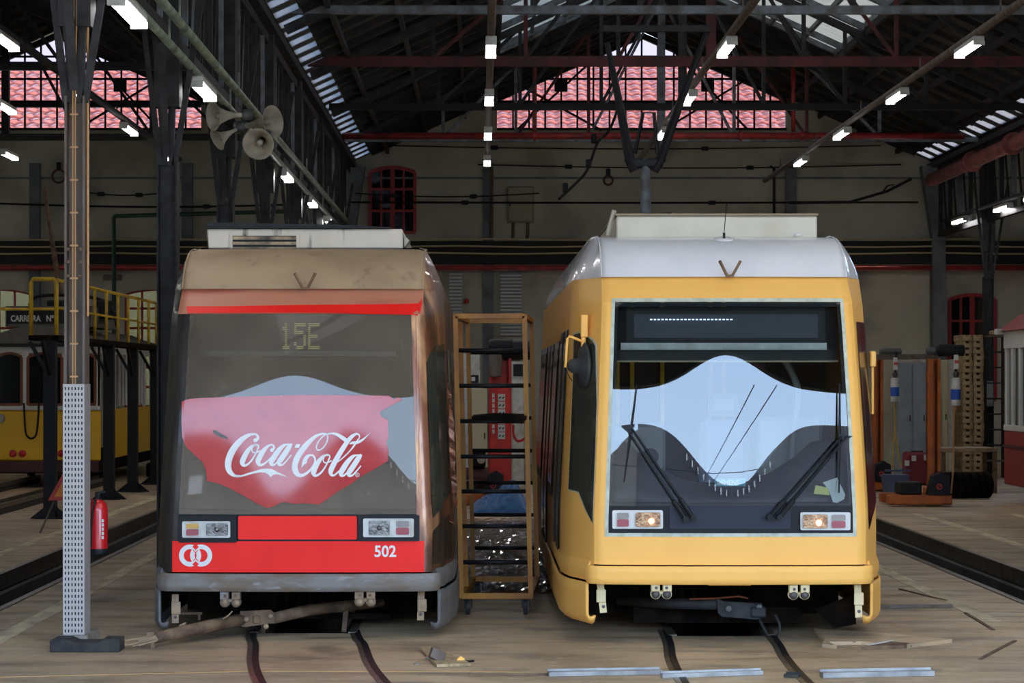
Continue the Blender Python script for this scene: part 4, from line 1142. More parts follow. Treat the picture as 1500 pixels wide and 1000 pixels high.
q.prism([W(1060,880,YD+.06), W(1116,883,YD+.06), W(1118,902,YD+.06), W(1060,902,YD+.06)][::-1], (0,.03,0))
q.bbox(*sorted((W(1098,0,YD).x, W(1121,0,YD).x)), YD-.08, YD+.11, W(0,903,YD).z, W(0,887,YD).z, .015)
cl = q.build('drawbar_clevis', 'steel_dark', ya)
for px, py in ((1067,891),(1112,889)): MB().lathe(W(px,py,YD-.055), (0,-1,0), [(.025,0),(.025,.02),(0,.022)], 6).build('bolt', 'bolt', cl)
MB().tube([W(x, y, YD+.1) for x, y in catmull([(1112,905),(1118,918),(1128,932),(1140,930),(1142,915),(1135,900)], 5)], .012, 6).build('hose', 'rubber', ya)
MB().tube([W(x, y, YD-.02) for x, y in ((1010,877),(1050,876),(1082,873),(1096,876))], .008, 6).build('pipe', mat('copper pipe', rgb(150,90,60), .4, .6), ya)
f = MB(); f.bbox(c-.16, c+.18, 17.35, 17.36, .455, .478, .002); f.build('step_plate', 'yel', ya)
# guard plate behind the right corner
MB().prism([W(1193,892,17.9), W(1254,870,17.9), W(1254,914,17.9), W(1222,920,17.9)][::-1], (0,.03,0)).build('life_guard', 'under', ya)

# ---------------------------------------------------------------- the red advert tram
ra = thing('tram', 'dusty tram with torn red advert film over its windscreen', 'tram', (-1.46, 17.5, 0))
TC = Tram(-1.46, 17.5, -.085, 1.24, ra)
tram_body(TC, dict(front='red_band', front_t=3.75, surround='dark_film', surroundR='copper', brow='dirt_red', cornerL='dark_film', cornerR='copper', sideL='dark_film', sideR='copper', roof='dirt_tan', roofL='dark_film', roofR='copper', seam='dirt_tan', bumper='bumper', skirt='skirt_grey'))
sn = lambda out: (lambda x, y: TC.snap(x, y, -4.6, 4.6, out))
MB().grid(lambda u, v: TC.P(u, v, -.004), tt, zs).build('windscreen', 'screen_dirty', ra, smooth=True)
g = MB()
for (a, b_, c_, d_) in ((-3.0,-2.94,1.085,2.715), (2.94,3.0,1.085,2.715), (-2.94,2.94,2.70,2.715), (-2.94,2.94,1.08,1.125)):
    g.grid(lambda u, v: TC.P(u, v, -.006), frange(a, b_, 16), frange(c_, d_, 12))
g.build('windscreen_gasket', 'gasket', ra, smooth=True)
MB().grid(lambda u, v: TC.P(u, v, -.012), frange(-3.0, 3.0, 20), frange(.885, 1.10, 3)).build('headlight_band', 'gasket', ra, smooth=True)
patch_mb([(273,449),(330,449),(440,447),(560,446),(612,445),(622,437),(628,436),(612,462),(604,461),(440,458),(275,459)], sn(.004), 6).build('red_strip', 'red_band', ra, solid=.002)
patch_mb([(609,462),(613,470),(614,600),(613,755),(610,755),(610,600)], sn(.005), 2).build('red_edge_film', 'copper', ra, solid=.002)
quadbox(TC, 349, 523, 755.5, 789.8, -.004, .012).build('flap_panel', 'red_band', ra)
headlight(TC, 268, 338, 763, 787, (303, 335), (274, 292), False, True, (262, 347, 755, 794))
headlight(TC, 532, 606, 759, 786, (540, 571), (580, 599), False, False, (524, 614, 754, 792))
# torn red advert film with the drinks lettering
FILM = [(266,588),(277,584),(290,583),(360,580.5),(440,578.5),(500,578.5),(570,579.5),(573,582),(577,585),(582,582),(590,584.5),(575,593),(558,602),(557,606),(559,610),(568,615),(569,640),(566,648),(569,660),(568,675),(548,687),(528,698),(515,708),(494,720),(478,732),(467,738.6),(450,737),(430,737.5),(418,735),(411,736),(402,741),(392,744),(378,738),(350,722),(337,715),(320,708),(303,704),(302,690),(297,677),(285,666),(272,654),(267,640),(266,620)]
fl_ = patch_mb(FILM, sn(.003), 4).build('advert_film', 'red_film', ra, smooth=True)
def zc(x, y): return (320+x*.16, 620+y*.16)
def stroke(mb, P, n=7):
    Q = catmull(P, n)
    L = []; Rr = []
    for i, (x, y, w_) in enumerate(Q):
        xa, ya_ = Q[max(i-1,0)][:2]; xb, yb_ = Q[min(i+1,len(Q)-1)][:2]
        dx, dy = xb-xa, yb_-ya_; l = math.hypot(dx, dy) or 1; nx, ny = -dy/l*w_*.46, dx/l*w_*.46
        L.append((x+nx, y+ny)); Rr.append((x-nx, y-ny))
    f = sn(.0065)
    vs = [f(*zc(*p)) for p in L]+[f(*zc(*p)) for p in Rr]; m = len(Q)
    mb.add(vs, [(i, i+1, m+i+1, m+i) for i in range(m-1)])
def blob(mb, x, y, r):
    f = sn(.0066); mb.add([f(*zc(x+r*math.cos(a), y+r*math.sin(a))) for a in [2*PI*i/14 for i in range(14)]], [tuple(range(14))])
lg = MB()
stroke(lg, [(332,152,14),(352,150,26),(362,128,26),(350,104,20),(318,98,20),(270,112,36),(215,148,52),(160,205,62),(120,268,66),(95,335,66),(90,395,62),(108,445,50),(150,478,28),(200,480,14)])
blob(lg, 338, 155, 19)
stroke(lg, [(120,462,30),(165,484,20),(215,480,18),(270,464,20),(330,447,22),(390,433,30),(440,428,28),(490,436,34),(540,455,22),(590,474,12),(630,492,2)])
f = sn(.0064)
lg.add([f(*zc(*p)) for p in [(375,446),(430,452),(460,470),(478,494),(502,470),(540,462),(560,466),(520,430),(430,425)]], [tuple(range(9))])
def o_(dx, dy):
    stroke(lg, [(352,200,14),(330,200,20),(300,215,30),(262,262,46),(232,318,52),(220,358,50),(232,384,30),(262,378,22),(300,344,18),(335,290,15),(358,240,15),(368,210,14),(350,194,16),(325,200,20)] if not dx else
           [(352+dx,200+dy,14),(330+dx,200+dy,20),(300+dx,215+dy,30),(262+dx,262+dy,46),(232+dx,318+dy,52),(220+dx,358+dy,50),(232+dx,384+dy,30),(262+dx,378+dy,22),(300+dx,344+dy,18),(335+dx,290+dy,15),(358+dx,240+dy,15),(368+dx,210+dy,14),(350+dx,194+dy,16),(325+dx,200+dy,20)])
    stroke(lg, [(325+dx,205+dy,8),(308+dx,235+dy,11),(315+dx,262+dy,12),(345+dx,268+dy,12),(385+dx,248+dy,12)])
o_(0, 0); o_(652, 92)
stroke(lg, [(482,242,12),(505,232,20),(506,206,20),(488,196,16),(455,208,26),(412,252,46),(378,308,54),(364,348,50),(378,378,34),(412,374,22),(455,340,16),(500,295,12)])
blob(lg, 490, 245, 17)
def a_(dx, dy):
    stroke(lg, [(x+dx,y+dy,w_) for x,y,w_ in [(655,192,12),(622,194,16),(590,208,34),(545,256,48),(508,312,54),(486,352,50),(490,378,30),(518,374,20),(558,330,15),(600,268,15),(640,210,20)]])
    stroke(lg, [(x+dx,y+dy,w_) for x,y,w_ in [(676,190,14),(655,205,44),(622,256,52),(585,312,54),(558,352,50),(560,378,30),(590,376,18),(630,335,14),(668,288,11)]])
a_(0, 0); a_(637, 98)
lg.add([f(*zc(*p)) for p in [(712,190),(751,190),(737,224),(695,224)]], [(0,1,2,3)])
stroke(lg, [(762,402,3),(775,372,24),(790,335,34),(812,305,34),(842,290,20),(868,296,18),(884,325,18),(878,368,18),(850,415,20),(812,452,26),(770,474,30),(735,472,42),(710,445,54),(699,400,58),(710,342,58),(738,285,58),(790,214,54),(843,158,44),(893,117,30),(940,97,20),(985,96,16),(1000,120,13),(994,165,12),(965,215,12),(930,242,12),(903,240,12),(897,212,12),(915,168,12),(950,126,12),(985,102,14),(1040,92,18),(1085,102,30),(1130,128,38),(1168,155,40)])
lg.add([f(*zc(*p)) for p in [(762,405),(778,360),(800,318),(835,300),(815,330),(808,362),(785,378)]], [tuple(range(7))])
stroke(lg, [(1282,150,6),(1292,120,13),(1280,100,14),(1256,98,22),(1220,122,36),(1178,170,44),(1135,236,48),(1090,310,50),(1052,380,52),(1030,430,50),(1032,466,32),(1060,474,20),(1100,440,14),(1130,410,11)])
stroke(lg, [(1282,140,10),(1240,205,18),(1205,250,12),(1150,305,12),(1090,355,10)])
stroke(lg, [(1202,190,6),(1225,178,26),(1262,176,30),(1300,162,24),(1342,132,14),(1385,90,2)])
stroke(lg, [(1272+18*math.cos(a), 470+18*math.sin(a), 4) for a in [2*PI*i/10 for i in range(11)]], 2)
stroke(lg, [(1267,480,3),(1267,461,3),(1276,463,4),(1270,470,4),(1278,480,3)], 2)
lg.build('drinks_lettering', 'logo_white', fl_, solid=.0008)
stroke(MB(), [(0,0,1),(1,1,1)], 1)
q = patch_mb([(312,630),(316,630),(333,640),(334,643),(322,640),(313,634)], sn(.007), 3).build('film_scratch', 'skirt_grey', ra)
# operator's ring emblem and fleet number
em = MB(); f = sn(.004)
def ring(mb, cx, cy, r0, r1, a0=0, a1=360, out=.004, n=40):
    f = sn(out)
    A = [math.radians(a0+(a1-a0)*i/n) for i in range(n+1)]
    vs = [f(cx+r1*math.cos(a), cy+r1*math.sin(a)) for a in A]+[f(cx+r0*math.cos(a), cy+r0*math.sin(a)) for a in A]
    mb.add(vs, [(i, i+1, n+2+i, n+1+i) for i in range(n)])
ring(em, 278.6, 813.3, 9.4, 16.2); ring(em, 294.8, 813.3, 9.4, 16.2)
eo = em.build('ring_emblem', 'logo_white', ra, solid=.0006)
nt_ = MB(); ring(nt_, 294.8, 813.3, 8.3, 9.4, 118, 242, .0052); ring(nt_, 278.6, 813.3, 8.3, 9.4, -62, 62, .0052)
for y in (800.6, 826):
    fq = sn(.0054); nt_.add([fq(286.7, y-4.6), fq(291.5, y), fq(286.7, y+4.6), fq(281.9, y)], [(0,1,2,3)])
nt_.build('emblem_cuts', 'red_band', eo)
s = F/17.5; o = TC.snap(548, 815, out=0)
text_mb('502', .128, lambda x, y, z: TC.snap(548+x*s, 815-y*s, -4, 4, .004+z), bold=.003, sx=.93, depth=.0004).build('fleet_number', 'logo_white', ra)
# destination display "15E" made of dots behind the glass
YD = 17.5+.42; dm = MB()
MB().box(-1.46-.8, -1.46+.8, YD+.03, YD+.4, 2.28, 2.60).build('destination_box', 'black', ra)
GL = {'1': ["00100","01100","00100","00100","00100","00100","01110"], '5': ["11111","10000","11110","00001","00001","10001","01110"], 'E': ["11111","10000","10000","11110","10000","10000","11111"]}
for gi, ch in enumerate('15E'):
    x0 = 411+gi*20.5
    for r, row in enumerate(GL[ch]):
        for cc, v in enumerate(row):
            if v == '1':
                for a in (0, 1):
                    for b2 in (0, 1):
                        x = X_(x0+cc*3.4+a*1.7, YD); z = Z_(474+r*5.6+b2*2.8, YD); h_ = .0045
                        dm.box(x-h_, x+h_, YD+.01, YD+.02, z-h_, z+h_)
dm.build('line_display', 'sign_glow', ra)
MB().box(X_(300,17.8), X_(580,17.8), 17.8, 17.83, Z_(521,17.8), Z_(514,17.8)).build('sun_visor_rail', 'int_light', ra)
c, Y0 = -1.46, 17.5
MB().grid(lambda u, v: Vector((c+(-1+2*u)*.95, Y0+.12+v*.7, 1.05+.35*math.sin(min(1, v*1.6)*PI/2))), frange(0,1,10), frange(0,1,6)).build('dashboard', 'dash', ra, smooth=True, solid=.02)
# right corner: dull side glass, torn foil
pr = lambda out: (lambda x, y: TC.snap(x, y, 5.0, 9.2, out))
patch_mb([(624,532),(630,516),(639,506),(650,503),(652,560),(655,690),(657,722),(645,744),(634,758),(626,700)], pr(.006), 3).build('side_window', 'sideglass', ra, smooth=True)
patch_mb([(623,790),(640,770),(657,752),(662,770),(664,815),(650,822),(622,829)], pr(.006), 3).build('lower_film', 'dark_film', ra, smooth=True)
tf = MB(); random.seed(3)
for (x0, y0, x1, y1, w_) in ((660,590,664,690,.05),(663,680,668,745,.04),(636,768,655,738,.02),(655,560,662,600,.03),(640,752,668,768,.02)):
    a = W(x0, y0, 18.2); b2 = W(x1, y1, 18.15); n = 14; vs = []
    for i in range(n+1):
        p = a.lerp(b2, i/n); ww = w_*(.4+.6*math.sin(PI*(i+.5)/(n+1)))*(.7+.6*random.random())
        vs += [p+Vector((-ww/2, -.04*random.random(), 0)), p+Vector((ww/2, -.05*random.random(), 0))]
    tf.add(vs, [(2*i, 2*i+1, 2*i+3, 2*i+2) for i in range(n)])
tf.build('torn_foil', 'copper', ra, solid=.002)
for sg in (-1, 1):
    for d0, d1, z0 in ((1.35,2.9,.42),(3.2,5.0,1.0),(5.2,6.8,.42),(7,9,1.0)):
        flank(TC, sg, d0, d1, z0, 2.45, .006, 'sideglass', 'side_glass' if z0 > .9 else 'door', ra)
MB().box(c-1.05, c+1.05, Y0+9.25, Y0+9.7, .3, 3.0).build('bellows', 'rubber', ra)
# roof box, sooty, with louvred grille
RX0, RX1 = X_(303,18.8), X_(590,18.8)
rb_ = MB().bbox(RX0, RX1, 18.8, 21.5, 3.20, 3.395, .012).build('roof_box', 'sooty', ra)
MB().prism([(RX0+.0, 18.76, 3.40), (RX1-.1, 18.76, 3.40), (RX1-.1, 18.76, 3.408), (X_(487,18.7), 18.76, 3.43), (RX0+.01, 18.76, 3.45)], (0,1.6,0)).build('lid', 'black', rb_)
gx0, gx1 = X_(341,18.78), X_(434,18.78)
gr_ = MB().bbox(gx0-.03, gx1+.03, 18.785, 18.80, 3.2, 3.345, .003).build('grille', 'sooty', rb_)
for z in (3.315, 3.27, 3.225): MB().bar((gx0, 18.775, z), (gx1, 18.775, z), .02, .026).build('slat', mat('stained slat', rgb(190,166,130), .6, 0, rgb(60,48,38), 5), gr_)
MB().box(gx0, gx1, 18.78, 18.784, 3.21, 3.335).build('grille_back', 'black', gr_)
MB().prism([W(592,345,18.9), W(600,352,18.9), W(592,362,18.9)], (0,.3,0)).build('box_bracket', 'horn', rb_)
MB().lathe(W(487,330,19), (0,0,1), [(0,-.1),(.05,-.1),(.06,0),(.03,.04),(0,.05)], 12).build('roof_fitting', 'black', rb_, smooth=True)
bracket(TC, 337, 868, 888, 'brack_grey', 'brack_tan'); bracket(TC, 534.5, 867, 887, 'brack_tan', 'brack_tan')
corner_plate(TC, 257, 870, 912, 'brack_tan'); corner_plate(TC, 617, 866, 908, 'brack_tan', -1)
# folded-out drawbar with splintered end
YA, YE = 17.75, 17.05
db = MB(); db.tube([W(560,882,18.5), W(452,893,18.1), W(398,906,YA)], [.04,.05,.045], 10); db.build('drawbar_inner', 'rust', ra, smooth=True)
q = MB()
A = [(352,895),(396,893),(402,898),(402,912),(360,918),(352,917)]
q.prism([W(x, y, YA-.06) for x, y in A][::-1], (0,.025,0)).prism([W(x, y, YA+.05) for x, y in A][::-1], (0,.025,0))
q.bbox(*sorted((W(372,0,YA).x, W(383,0,YA).x)), YA-.08, YA+.05, W(0,912,YA).z, W(0,900,YA).z, .008)
cl = q.build('drawbar_clevis', 'rust', ra)
for px, py in ((361,907),(396,902),(390,917)): MB().lathe(W(px,py,YA-.062), (0,-1,0), [(.022,0),(.02,.02),(0,.024)], 10).build('bolt', 'brack_tan', cl, smooth=True)
MB().tube([W(360,906,YA), W(300,918,17.45), W(228,934,YE)], [.05,.052,.045], 14).build('drawbar_outer', 'rust', ra, smooth=True)
st = MB(); random.seed(5)
for i in range(12):
    oy = random.uniform(-.03,.03); a = W(228+random.random()*4, 934+random.uniform(-4,4), YE); b2 = W(random.uniform(178,205), 940+random.uniform(-5,6), YE-.05)
    st.tube([a+Vector((0,oy,0)), b2+Vector((0,oy*1.6,0))], [random.uniform(.008,.018), .004], 5)
st.build('frayed_end', 'brack_tan', ra)
MB().bar(W(223,925,YE-.02), W(225,960,YE-.02), .03, .03).bar(W(219,930,YE-.05), W(219,930,YE+.05), .04).build('collar_pin', 'rust', ra)
MB().tube([W(x, y, 17.55) for x, y in catmull([(262,917),(272,912),(268,918),(285,916),(310,913),(332,903),(340,895)], 5)], .006, 5).build('wire', 'brack_tan', ra)
MB().bar(W(258,898,18), W(296,898,18), .02).bar(W(292,898,18), W(292,908,18), .02).build('underframe_bracket', 'rust', ra)
MB().bar(W(386,893,18.2), W(386,928,18.2), .035).build('underframe_bracket', 'rust', ra)
MB().bar(W(508,880,18.3), W(504,925,18.3), .04).build('underframe_bracket', 'rust', ra)
# papers lying inside the yellow tram's windscreen
def sheet(name, poly, m, label, cat, outd):
    P = [TY.snap(x, y, -4, 4, outd) for x, y in poly]
    t = MB(); t.add(P+[p+Vector((0,.012,0)) for p in P], [tuple(range(len(P))), tuple(range(2*len(P)-1, len(P)-1, -1))]+[(k,(k+1)%len(P),(k+1)%len(P)+len(P),k+len(P)) for k in range(len(P))])
    return tag(t.build(name, m), label, cat)
sheet('paper', [(1207,706),(1228,699),(1240,724),(1238,731),(1228,736),(1222,735),(1216,718)], 'white', 'crumpled white paper behind the lower right of the windscreen', 'paper', -.04)
sheet('notepad', [(1196,710),(1214,714),(1217,725),(1193,723)], mat('yellow pad', rgb(222,212,120), .6), 'small yellow pad beside the white paper behind the windscreen', 'notepad', -.03)
# ================================================================ THINGS ROUND THE TRAMS
# ---- front column: cables, perforated cover, footing
fc = colL[0]; Y = 17.4; yf = Y-.105
for dx in (-.012, .008):
    MB().tube([(XL+dx, yf-.01, 2.0), (XL+dx, yf-.01, 4.3), (XL+dx+.02, yf-.01, 5.6)], .006, 6).build('cable', 'brass', fc)
for i in range(10):
    z = 2.12+i*.26; MB().bar((XL-.032, yf-.012, z), (XL+.03, yf-.012, z), .012, .014).build('cable_clip', 'brass', fc)
MB().cyl((XL+.096, Y-.05, 2.6), (XL+.096, Y-.05, 4.9), .011, 8).build('conduit', 'brass', fc)
for z in (2.92, 3.03, 3.13):
    for dx in (-.065, .065): MB().lathe((XL+dx*.75, yf, z), (0,-1,0), [(.016,0),(.014,.008),(0,.01)], 8).build('bolt', 'rust', fc)
cov = MB(); hw = .084; zb, zt = .07, 2.06
ncol, nrow = 6, 43
xs = [-hw]; 
for i in range(ncol): cx_ = -hw+.019+i*(2*hw-.038)/(ncol-1); xs += [cx_-.0052, cx_+.0052]
xs.append(hw)
zs_ = [zb]
for j in range(nrow): cz = zb+.035+j*(zt-zb-.07)/(nrow-1); zs_ += [cz-.012, cz+.012]
zs_.append(zt)
for j in range(len(zs_)-1):
    for i in range(len(xs)-1):
        if i % 2 == 1 and j % 2 == 1: continue
        x0, x1, z0, z1 = XL+xs[i], XL+xs[i+1], zs_[j], zs_[j+1]
        cov.add([(x0, yf-.035, z0), (x1, yf-.035, z0), (x1, yf-.035, z1), (x0, yf-.035, z1)], [(0,1,2,3)])
for s in (-1, 1): cov.add([(XL+s*hw, yf-.035, zb), (XL+s*hw, Y+.12, zb), (XL+s*hw, Y+.12, zt), (XL+s*hw, yf-.035, zt)], [(0,1,2,3)])
cv = cov.build('perforated_cover', mat('galvanised cover', rgb(178,170,164), .5, .15), fc, solid=.003)
MB().box(XL-hw+.006, XL+hw-.006, yf-.024, yf-.018, zb, zt).build('hole_shade', 'black', cv)  # added black sheet, stands for the shade behind the holes
MB().prism([(XL-.12, 17.2, 0), (XL+.13, 17.2, 0), (XL+.12, 17.2, .075), (XL-.11, 17.2, .075)], (0,.5,0)).build('footing', 'concrete_base', fc)
rb = thing('rubber_block', 'long black rubber block on the floor at the foot of the front column', 'rubber block', (-3.03, 16.85, 0))
x0, x1, yy = X_(75,16.8), X_(177,16.8), 16.74
MB().prism([(x0, yy, 0), (x1, yy, 0), (x1, yy, .10), (x1-.13, yy, .10), (x1-.16, yy, .075), (x0+.19, yy, .075), (x0+.14, yy, .10), (x0+.02, yy, .10), (x0, yy, .085)], (0,.24,0)).build('block', 'rubber', rb, bev=.006)
# fire extinguisher on the back of the column
ex = thing('fire_extinguisher', 'red fire extinguisher hung behind the front steel column', 'fire extinguisher', (-3.045, 17.75, .68))
xe, ye, ze = X_(142.5,17.7), 17.72, Z_(812,17.7)
MB().lathe((xe,ye,ze), (0,0,1), [(0,0),(.08,0),(.083,.01),(.083,.05)], 28).build('foot_ring', 'black', ex, smooth=True)
MB().lathe((xe,ye,ze), (0,0,1), [(.081,.05),(.082,.36),(.072,.41),(.045,.44),(.02,.45),(0,.45)], 28).build('cylinder', 'ext_red', ex, smooth=True)
MB().bbox(xe-.02, xe+.02, ye-.02, ye+.02, ze+.44, ze+.50, .005).bar((xe-.02, ye, ze+.50), (xe+.06, ye, ze+.51), .018).build('valve', 'black', ex)
MB().tube(catmull([(xe-.01,ye,ze+.48),(xe-.005,ye-.09,ze+.44),(xe-.03,ye-.095,ze+.3),(xe-.04,ye-.095,ze+.06)], 5), .009, 8).build('hose', 'black', ex, smooth=True)
lb = MB()
for i in range(5): lb.box(xe+.045, xe+.062, ye-.0745+.004*0, ye-.068, ze+.13+i*.034, ze+.154+i*.034)
lb.build('label', 'white', ex)
MB().bar((xe-.083, ye, ze+.25), (xe-.1, ye, ze+.25), .02, .05).build('wall_bracket', 'black', ex)
# warning triangle on a stand
wt = thing('warning_triangle', 'orange warning triangle with red border on a stand, half hidden by the front column', 'warning sign', (-5.65, 30, 0))
Yt = 30.0; A = [(X_(70,Yt), Z_(733,Yt)), (X_(134.5,Yt), Z_(733,Yt)), (X_(102,Yt), Z_(675,Yt))]
def tri(sc, y, th, m, nm, par=wt):
    cx_ = sum(a[0] for a in A)/3; cz = sum(a[1] for a in A)/3
    return MB().prism([(cx_+(a-cx_)*sc, y, cz+(b-cz)*sc) for a, b in A], (0, th, 0)).build(nm, m, par)
tri(1, Yt, .02, 'tri_red', 'border'); tri(.7, Yt-.006, .005, 'tri_orange', 'face')
MB().bar((A[0][0]+.1, Yt+.02, .45), (A[0][0]-.05, Yt-.3, 0), .02).bar((A[1][0]-.1, Yt+.02, .45), (A[1][0]+.05, Yt-.3, 0), .02).bar((-5.65, Yt+.02, .45), (-5.65, Yt+.35, 0), .02).build('stand', 'steel_mid', wt)

# ---- yellow wheeled rack between the trams
rk = thing('wheeled_rack', 'tall mustard yellow wheeled rack with black rungs between the two trams', 'rack', (.12, 20, 0))
def cp(u, v, z): return Vector((-.16+.615*u+.10*v-.055*z/2.5, 19.4+1.62*v, z))
for v in (0, 1):
    for u in (0, 1): MB().bar(cp(u, v, .17), cp(u, v, 2.66), .042).build('post', 'rack_yel', rk)
    MB().bar(cp(0, v, .17), cp(1, v, .17), .05).build('cross_bar', 'rack_yel', rk); MB().bar(cp(0, v, 2.66), cp(1, v, 2.66), .042).build('cross_bar', 'rack_yel', rk)
for u in (0, 1):
    MB().bar(cp(u, 0, .17), cp(u, 1, .17), .05).build('side_bar', 'rack_yel', rk); MB().bar(cp(u, 0, 2.66), cp(u, 1, 2.66), .042).build('side_bar', 'rack_yel', rk)
MB().bar(cp(0, .35, .2), cp(0, .35, 2.62), .05).build('post', 'rack_yel', rk)
for z in (2.355, 2.04, 1.725, 1.41, 1.10, .79, .47):
    for v in (0, 1): MB().cyl(cp(0, v, z), cp(1, v, z), .019, 10).build('rung', 'black', rk, smooth=True)
for u in (.08, .92):
    for v in (.02, .98):
        p = cp(u, v, 0); MB().lathe((p.x-.02, p.y, .065), (1,0,0), [(0,0),(.06,0),(.065,.01),(.065,.03),(.06,.04),(0,.04)], 18).build('caster', 'rubber', rk, smooth=False)
        MB().bbox(p.x-.04, p.x+.045, p.y-.04, p.y+.04, .135, .15, .004).bar((p.x-.03, p.y, .06), (p.x-.03, p.y, .14), .012, .04).bar((p.x+.035, p.y, .06), (p.x+.035, p.y, .14), .012, .04).build('caster_fork', 'black', rk)
ty = thing('worn_board', 'worn brown board lying on a rack shelf', 'board', cp(.6, .3, 1.76))
a, b_ = cp(.22, 0, 1.745), cp(1.0, 0, 1.745)
q = MB().prism([(a.x, 19.35, 1.765), (a.x+.03, 19.35, 1.745), (a.x+.2, 19.35, 1.735), (a.x+.25, 19.35, 1.715), (b_.x-.03, 19.35, 1.715), (b_.x, 19.35, 1.745), (b_.x, 19.35, 1.775), (a.x+.2, 19.35, 1.785)][::-1], (0, 1.0, 0)).build('board', 'under', ty)
# clear plastic film crumpled on the floor between the trams
pf = MB(); random.seed(11)
pf.grid(lambda u, v: Vector((-.28+1.15*u+.1*math.sin(v*9), 21.3+11*v, .012+.06*abs(noise.noise(Vector((u*9, v*40, 0))))+.03*abs(noise.noise(Vector((u*30, v*120, 3)))))), frange(0,1,34), frange(0,1,150))
tag(pf.build('plastic_film', 'plastic'), 'crumpled clear plastic film on the floor behind the rack, between the trams', 'plastic film')

# ---- raised walkway and vintage yellow tram in the left aisle
wk = thing('walkway', 'dark raised walkway on posts with yellow railing beside the vintage yellow tram', 'walkway', (-6.5, 38, 0))
MB().box(-6.78, -6.32, 32.7, 44.5, 2.68, 2.76).build('deck', 'under', wk)
for i, yy in enumerate((32.8, 38, 40.6, 43.4)):
    po = MB().box(-6.56, -6.38, yy-.09, yy+.09, 0, 2.68)
    po.prism([(-6.78, yy, 0), (-6.16, yy, 0), (-6.36, yy, .16), (-6.40, yy, .28), (-6.54, yy, .28), (-6.58, yy, .16)], (0,.02,0)).box(-6.68, -6.26, yy-.15, yy+.17, 0, .02)
    po.build('post', 'black', wk)
    MB().bar((-6.52, yy, 2.2), (-6.78, yy, 2.66), .05).bar((-6.47, yy, 2.1), (-6.47, yy-.6, 2.66), .05).build('brace', 'black', wk)
r = .028
MB().tube([(-6.74,32.7,2.76),(-6.74,32.7,3.55),(-6.71,32.7,3.6),(-6.40,32.7,3.6),(-6.36,32.7,3.55),(-6.36,32.7,2.76)], .033, 8).build('railing_frame', 'rail_yel', wk, smooth=True)
MB().tube([(-6.36,32.7,3.59),(-6.34,44.4,3.59)], r, 8).build('top_rail', 'rail_yel', wk, smooth=True)
MB().tube([(-6.36,32.7,3.17),(-6.34,44.4,3.17)], .02, 8).tube([(-6.74,32.7,3.15),(-6.36,32.7,3.15)], .022, 8).build('mid_rail', 'rail_yel', wk, smooth=True)
MB().tube([(-6.74,32.7,3.15),(-8.6,32.9,3.15)], .02, 8).build('side_rail', 'rail_yel', wk, smooth=True)
MB().tube([(-8.6,32.9,3.15),(-8.6,32.9,0)], .03, 8).build('side_rail_post', 'black', wk, smooth=True)
for px in (138,155,172,187,202,217,228):
    yy = 6.36*F/(VX-px); MB().cyl((-6.35,yy,2.76), (-6.35,yy,3.6), .026, 8).build('baluster', 'rail_yel', wk, smooth=True)

vt = thing('vintage_tram', 'vintage tram with yellow lower body and white window frames, under the sign board', 'tram', (-8.45, 42, 0))
Yv = 42.0; xa, xb = -9.62, -7.32
def vb(x0, x1, z0, z1, m, nm, y0=Yv, y1=Yv+.06, par=vt, r=.01): return MB().bbox(x0, x1, y0, y1, z0, z1, r).build(nm, m, par)
vb(xa, xb, .52, 1.50, 'tramyel', 'apron', Yv, Yv+.08, r=.03)
vb(xa, xb, 1.50, 1.58, 'tramwhite', 'waist_rail', Yv-.02, Yv+.08)
vb(xa, xb, 2.60, 2.76, 'tramwhite', 'window_head')
for x0, x1 in ((xa, -9.30), (-8.84, -8.72), (-8.06, -7.95), (-7.42, xb)): vb(x0, x1, 1.55, 2.62, 'tramwhite', 'window_post')
for x0, x1 in ((-9.30,-8.84), (-8.72,-8.06), (-7.95,-7.42)):
    P = arch_pts(x0, x1, 1.6, 2.60, .08, 8)
    o = MB()
    for (p, q) in zip(P[:-1], P[1:]): o.bar((p[0], Yv+.02, p[1]), (q[0], Yv+.02, q[1]), .055, .05)
    o.bar((x0, Yv+.02, 1.61), (x1, Yv+.02, 1.61), .06, .05)
    o = o.build('window_frame', 'brownwood', vt); MB().prism([(a, Yv+.035, b) for a, b in P], (0,.01,0)).build('window_pane', 'darkglass', o)
vb(xa+.03, xb-.05, .30, .52, 'maroon', 'fender', Yv-.03, Yv+.1)
MB().box(xa+.1, xb-.1, Yv+.1, Yv+9, .28, .5).build('underframe', 'under', vt)
for px in (19, 33, 90): MB().lathe(W(px, 664, Yv-.005), (0,-1,0), [(.07,0),(.07,.04),(.05,.06),(0,.07)], 16).build('tail_lamp', 'ext_red', vt, smooth=True)
MB().lathe(W(1, 613, Yv-.005), (0,-1,0), [(.09,0),(.09,.05),(.07,.07),(0,.05)], 16).build('headlamp', 'horn', vt, smooth=True)
MB().tube([W(x, y, Yv-.04) for x, y in catmull([(35,590),(36,615),(38,635),(45,642),(53,636),(56,610),(57,590)], 4)], .02, 6).build('rope', 'black', vt)
